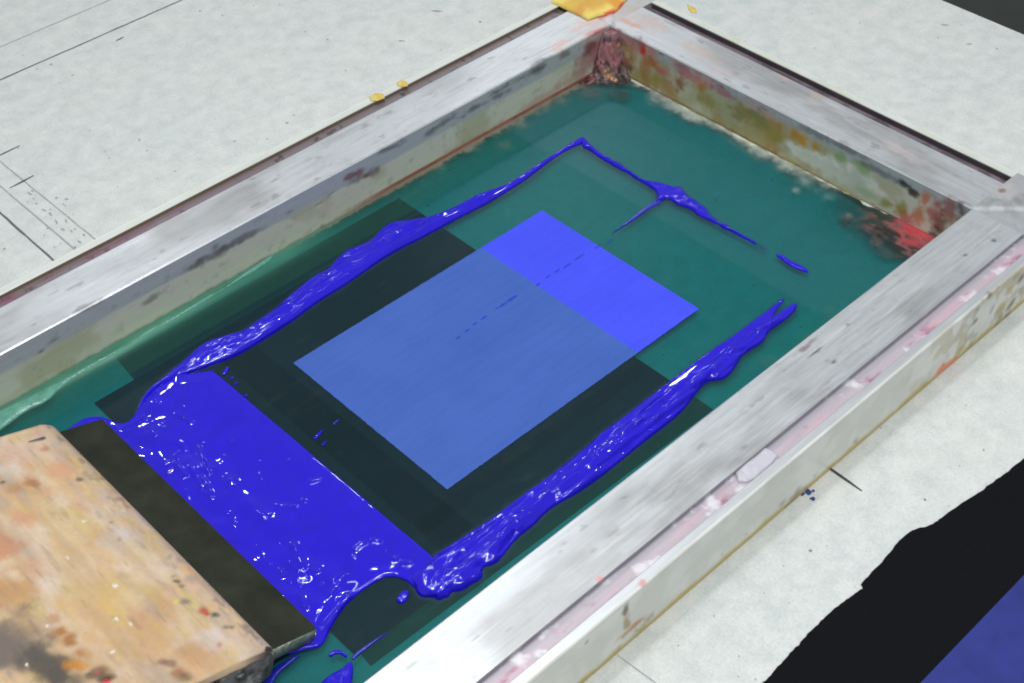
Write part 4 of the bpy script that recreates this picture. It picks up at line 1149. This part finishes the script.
def c_y(V, sd):
    n = fbm(V, 60, 5); c = np.tile(lin((226, 206, 112)), (len(V), 1))
    a, b_ = at(572, 8, TZ + .003)[:2], at(606, 6, TZ + .003)[:2]
    S = [(at(578, 8, TZ + .003), (.020, .014, .02), lin((204, 158, 66)), .75), (at(598, 2, TZ + .003), (.020, .010, .02), lin((206, 156, 70)), .75), (at(618, 4, TZ + .003), (.008, .016, .02), lin((214, 150, 60)), .9), (at(575, 14, TZ + .002), (.014, .006, .02), lin((206, 140, 84)), .5), (at(608, 14, TZ + .002), (.012, .003, .02), lin((222, 110, 60)), .8)]
    c = spots(V, c, S, fr=160, seed=7, sh=.10)
    c = mix(c, lin((216, 60, 70)), ss(.0016, .0006, sd) * ss(.800, .806, V[:, 0]) * ss(.40, .6, vnoise(V, 120, 3)) * .8)
    return c


Qy = poly([(551, 3.5), (556, 5), (562, 8.5), (570, 12), (579, 16), (588, 20.6), (598, 17), (606, 15.5), (614.6, 12.8), (620, 8), (627, 0), (634, -10), (628, -26), (600, -30), (575, -22), (560, -8)], TZ)
scrap('crumpled yellow and ochre paper scrap lying over the far corner of the frame', Qy, lambda P, sd: .0006 + dome(sd, .012, .0030) * (.3 + 1.6 * fbm(P3(P), 45, 19, 2)) + .0020 * np.abs(vnoise(P3(P), 70, 3) - .5) * ss(0, .006, sd), c_y)
cy = lambda V, sd: mix(np.tile(lin((206, 192, 116)), (len(V), 1)), lin((206, 170, 70)), ss(.4, .6, fbm(V, 300, 5)))
for lab, pts, z in (('tiny yellow scrap on the far rail lip, nearer the far corner', [(396, 83), (402, 80), (407, 82), (408, 86), (403, 87), (398, 86)], TZ + .0004),
                    ('small pale yellow scrap on the far rail lip, farther from the corner', [(369, 97), (376, 93), (383, 94), (385, 98), (377, 101), (371, 101)], TZ + .0004),
                    ('small yellow scrap beside the dark channel of the short rail', [(687, 4), (691, 6), (696, 9), (697, 13), (692, 13), (688, 9)], TZ + .0004)):
    z_ = z if 'short' in lab else z
    scrap(lab, poly(pts, z_), lambda P, sd: dome(sd, .003, .0010), cy, z0=z_, group='small yellow scraps', res=.0006)

Qw = poly([(735, 472.5), (747, 461), (756, 455), (764, 447), (771, 449.5), (779, 455.5), (771, 465), (757, 477), (748, 482), (738, 482)], LZ + .001)
o = field('tape_scrap', Qw, lambda P, sd: dome(sd, .003, .0014) * (.5 + fbm(P3(P), 120, 4)), M_tape, res=.0008, z0=LZ + .0006)
tag(o, 'white crumpled tape scrap stuck in the pink stained channel of the near rail', 'tape')

# ------------------------------------------------------------ camera
cam = bpy.data.cameras.new('camera'); co = bpy.data.objects.new('camera', cam); COL.objects.link(co)
from mathutils import Matrix
m4 = Matrix([[R[0][i], R[1][i], -R[2][i], EYE[i]] for i in range(3)] + [[0, 0, 0, 1]])
co.matrix_world = m4
cam.sensor_width = 36; cam.lens = F * 36 / 1024; cam.clip_start = .01; cam.clip_end = 100
SC.camera = co

# ------------------------------------------------------------ lamps: workshop ceiling lights and added lights for rails and ink
def lamp(name, loc, aim, sx, sy, power, colr=(1, 1, 1), rot=0):
    l = bpy.data.lights.new(name, 'AREA'); l.shape = 'RECTANGLE'; l.size = sx; l.size_y = sy; l.energy = power; l.color = colr
    o = bpy.data.objects.new(name, l); COL.objects.link(o); o.location = loc
    from mathutils import Vector
    o.rotation_euler = (Vector(aim) - Vector(loc)).to_track_quat('-Z', 'Y').to_euler()
    return o


lamp('ceiling_or_added_lamp', (.25, -.20, 1.35), (.45, .35, 0), 1.0, .03, 11.2, (1, .99, .97))
lamp('ceiling_or_added_lamp', (1.05, 1.10, 1.75), (.4, .4, 0), .05, .6, 1.1, (.97, .99, 1))
lamp('ceiling_or_added_lamp', (1.25, 3.0, 1.9), (.35, .75, 0), .12, .12, 2.4, (.97, .99, 1))
lamp('ceiling_or_added_lamp', (2.5, 2.5, 2.0), (.7, .6, 0), .15, .15, 3.5, (.97, .99, 1))  # unseen lamp added to brighten the far rails
lamp('ceiling_or_added_lamp', (.60, 1.15, 1.9), (.45, .6, 0), .30, .022, 2.4, (.97, .99, 1))  # unseen thin lamp added for streak highlights along the ink beads
lamp('ceiling_or_added_lamp', (.25, .95, 1.9), (.40, .5, 0), .18, .022, 1.4, (.97, .99, 1))
for k, (x, y) in enumerate(((.42, .66), (.49, .66), (.42, .73), (.49, .73))):
    lamp('spot_lamp', (x, y, 1.8), (x * .9, y * .8, 0), .034, .034, 2.0)
lamp('spot_lamp', (.85, .25, 1.7), (.5, .5, 0), .12, .022, 1.6)
lamp('spot_lamp', (.75, .85, 1.8), (.4, .5, 0), .036, .036, 1.0)

w = bpy.data.worlds.new('World'); SC.world = w; w.use_nodes = True
w.node_tree.nodes['Background'].inputs[0].default_value = (.93, .97, 1, 1)
w.node_tree.nodes['Background'].inputs[1].default_value = .38
SC.view_settings.view_transform = 'Standard'; SC.view_settings.look = 'None'
SC.view_settings.exposure = 0; SC.view_settings.gamma = 1
SC.cycles.max_bounces = 8; SC.cycles.transparent_max_bounces = 8
SC.cycles.use_denoising = True
SC.cycles.filter_width = 1.9
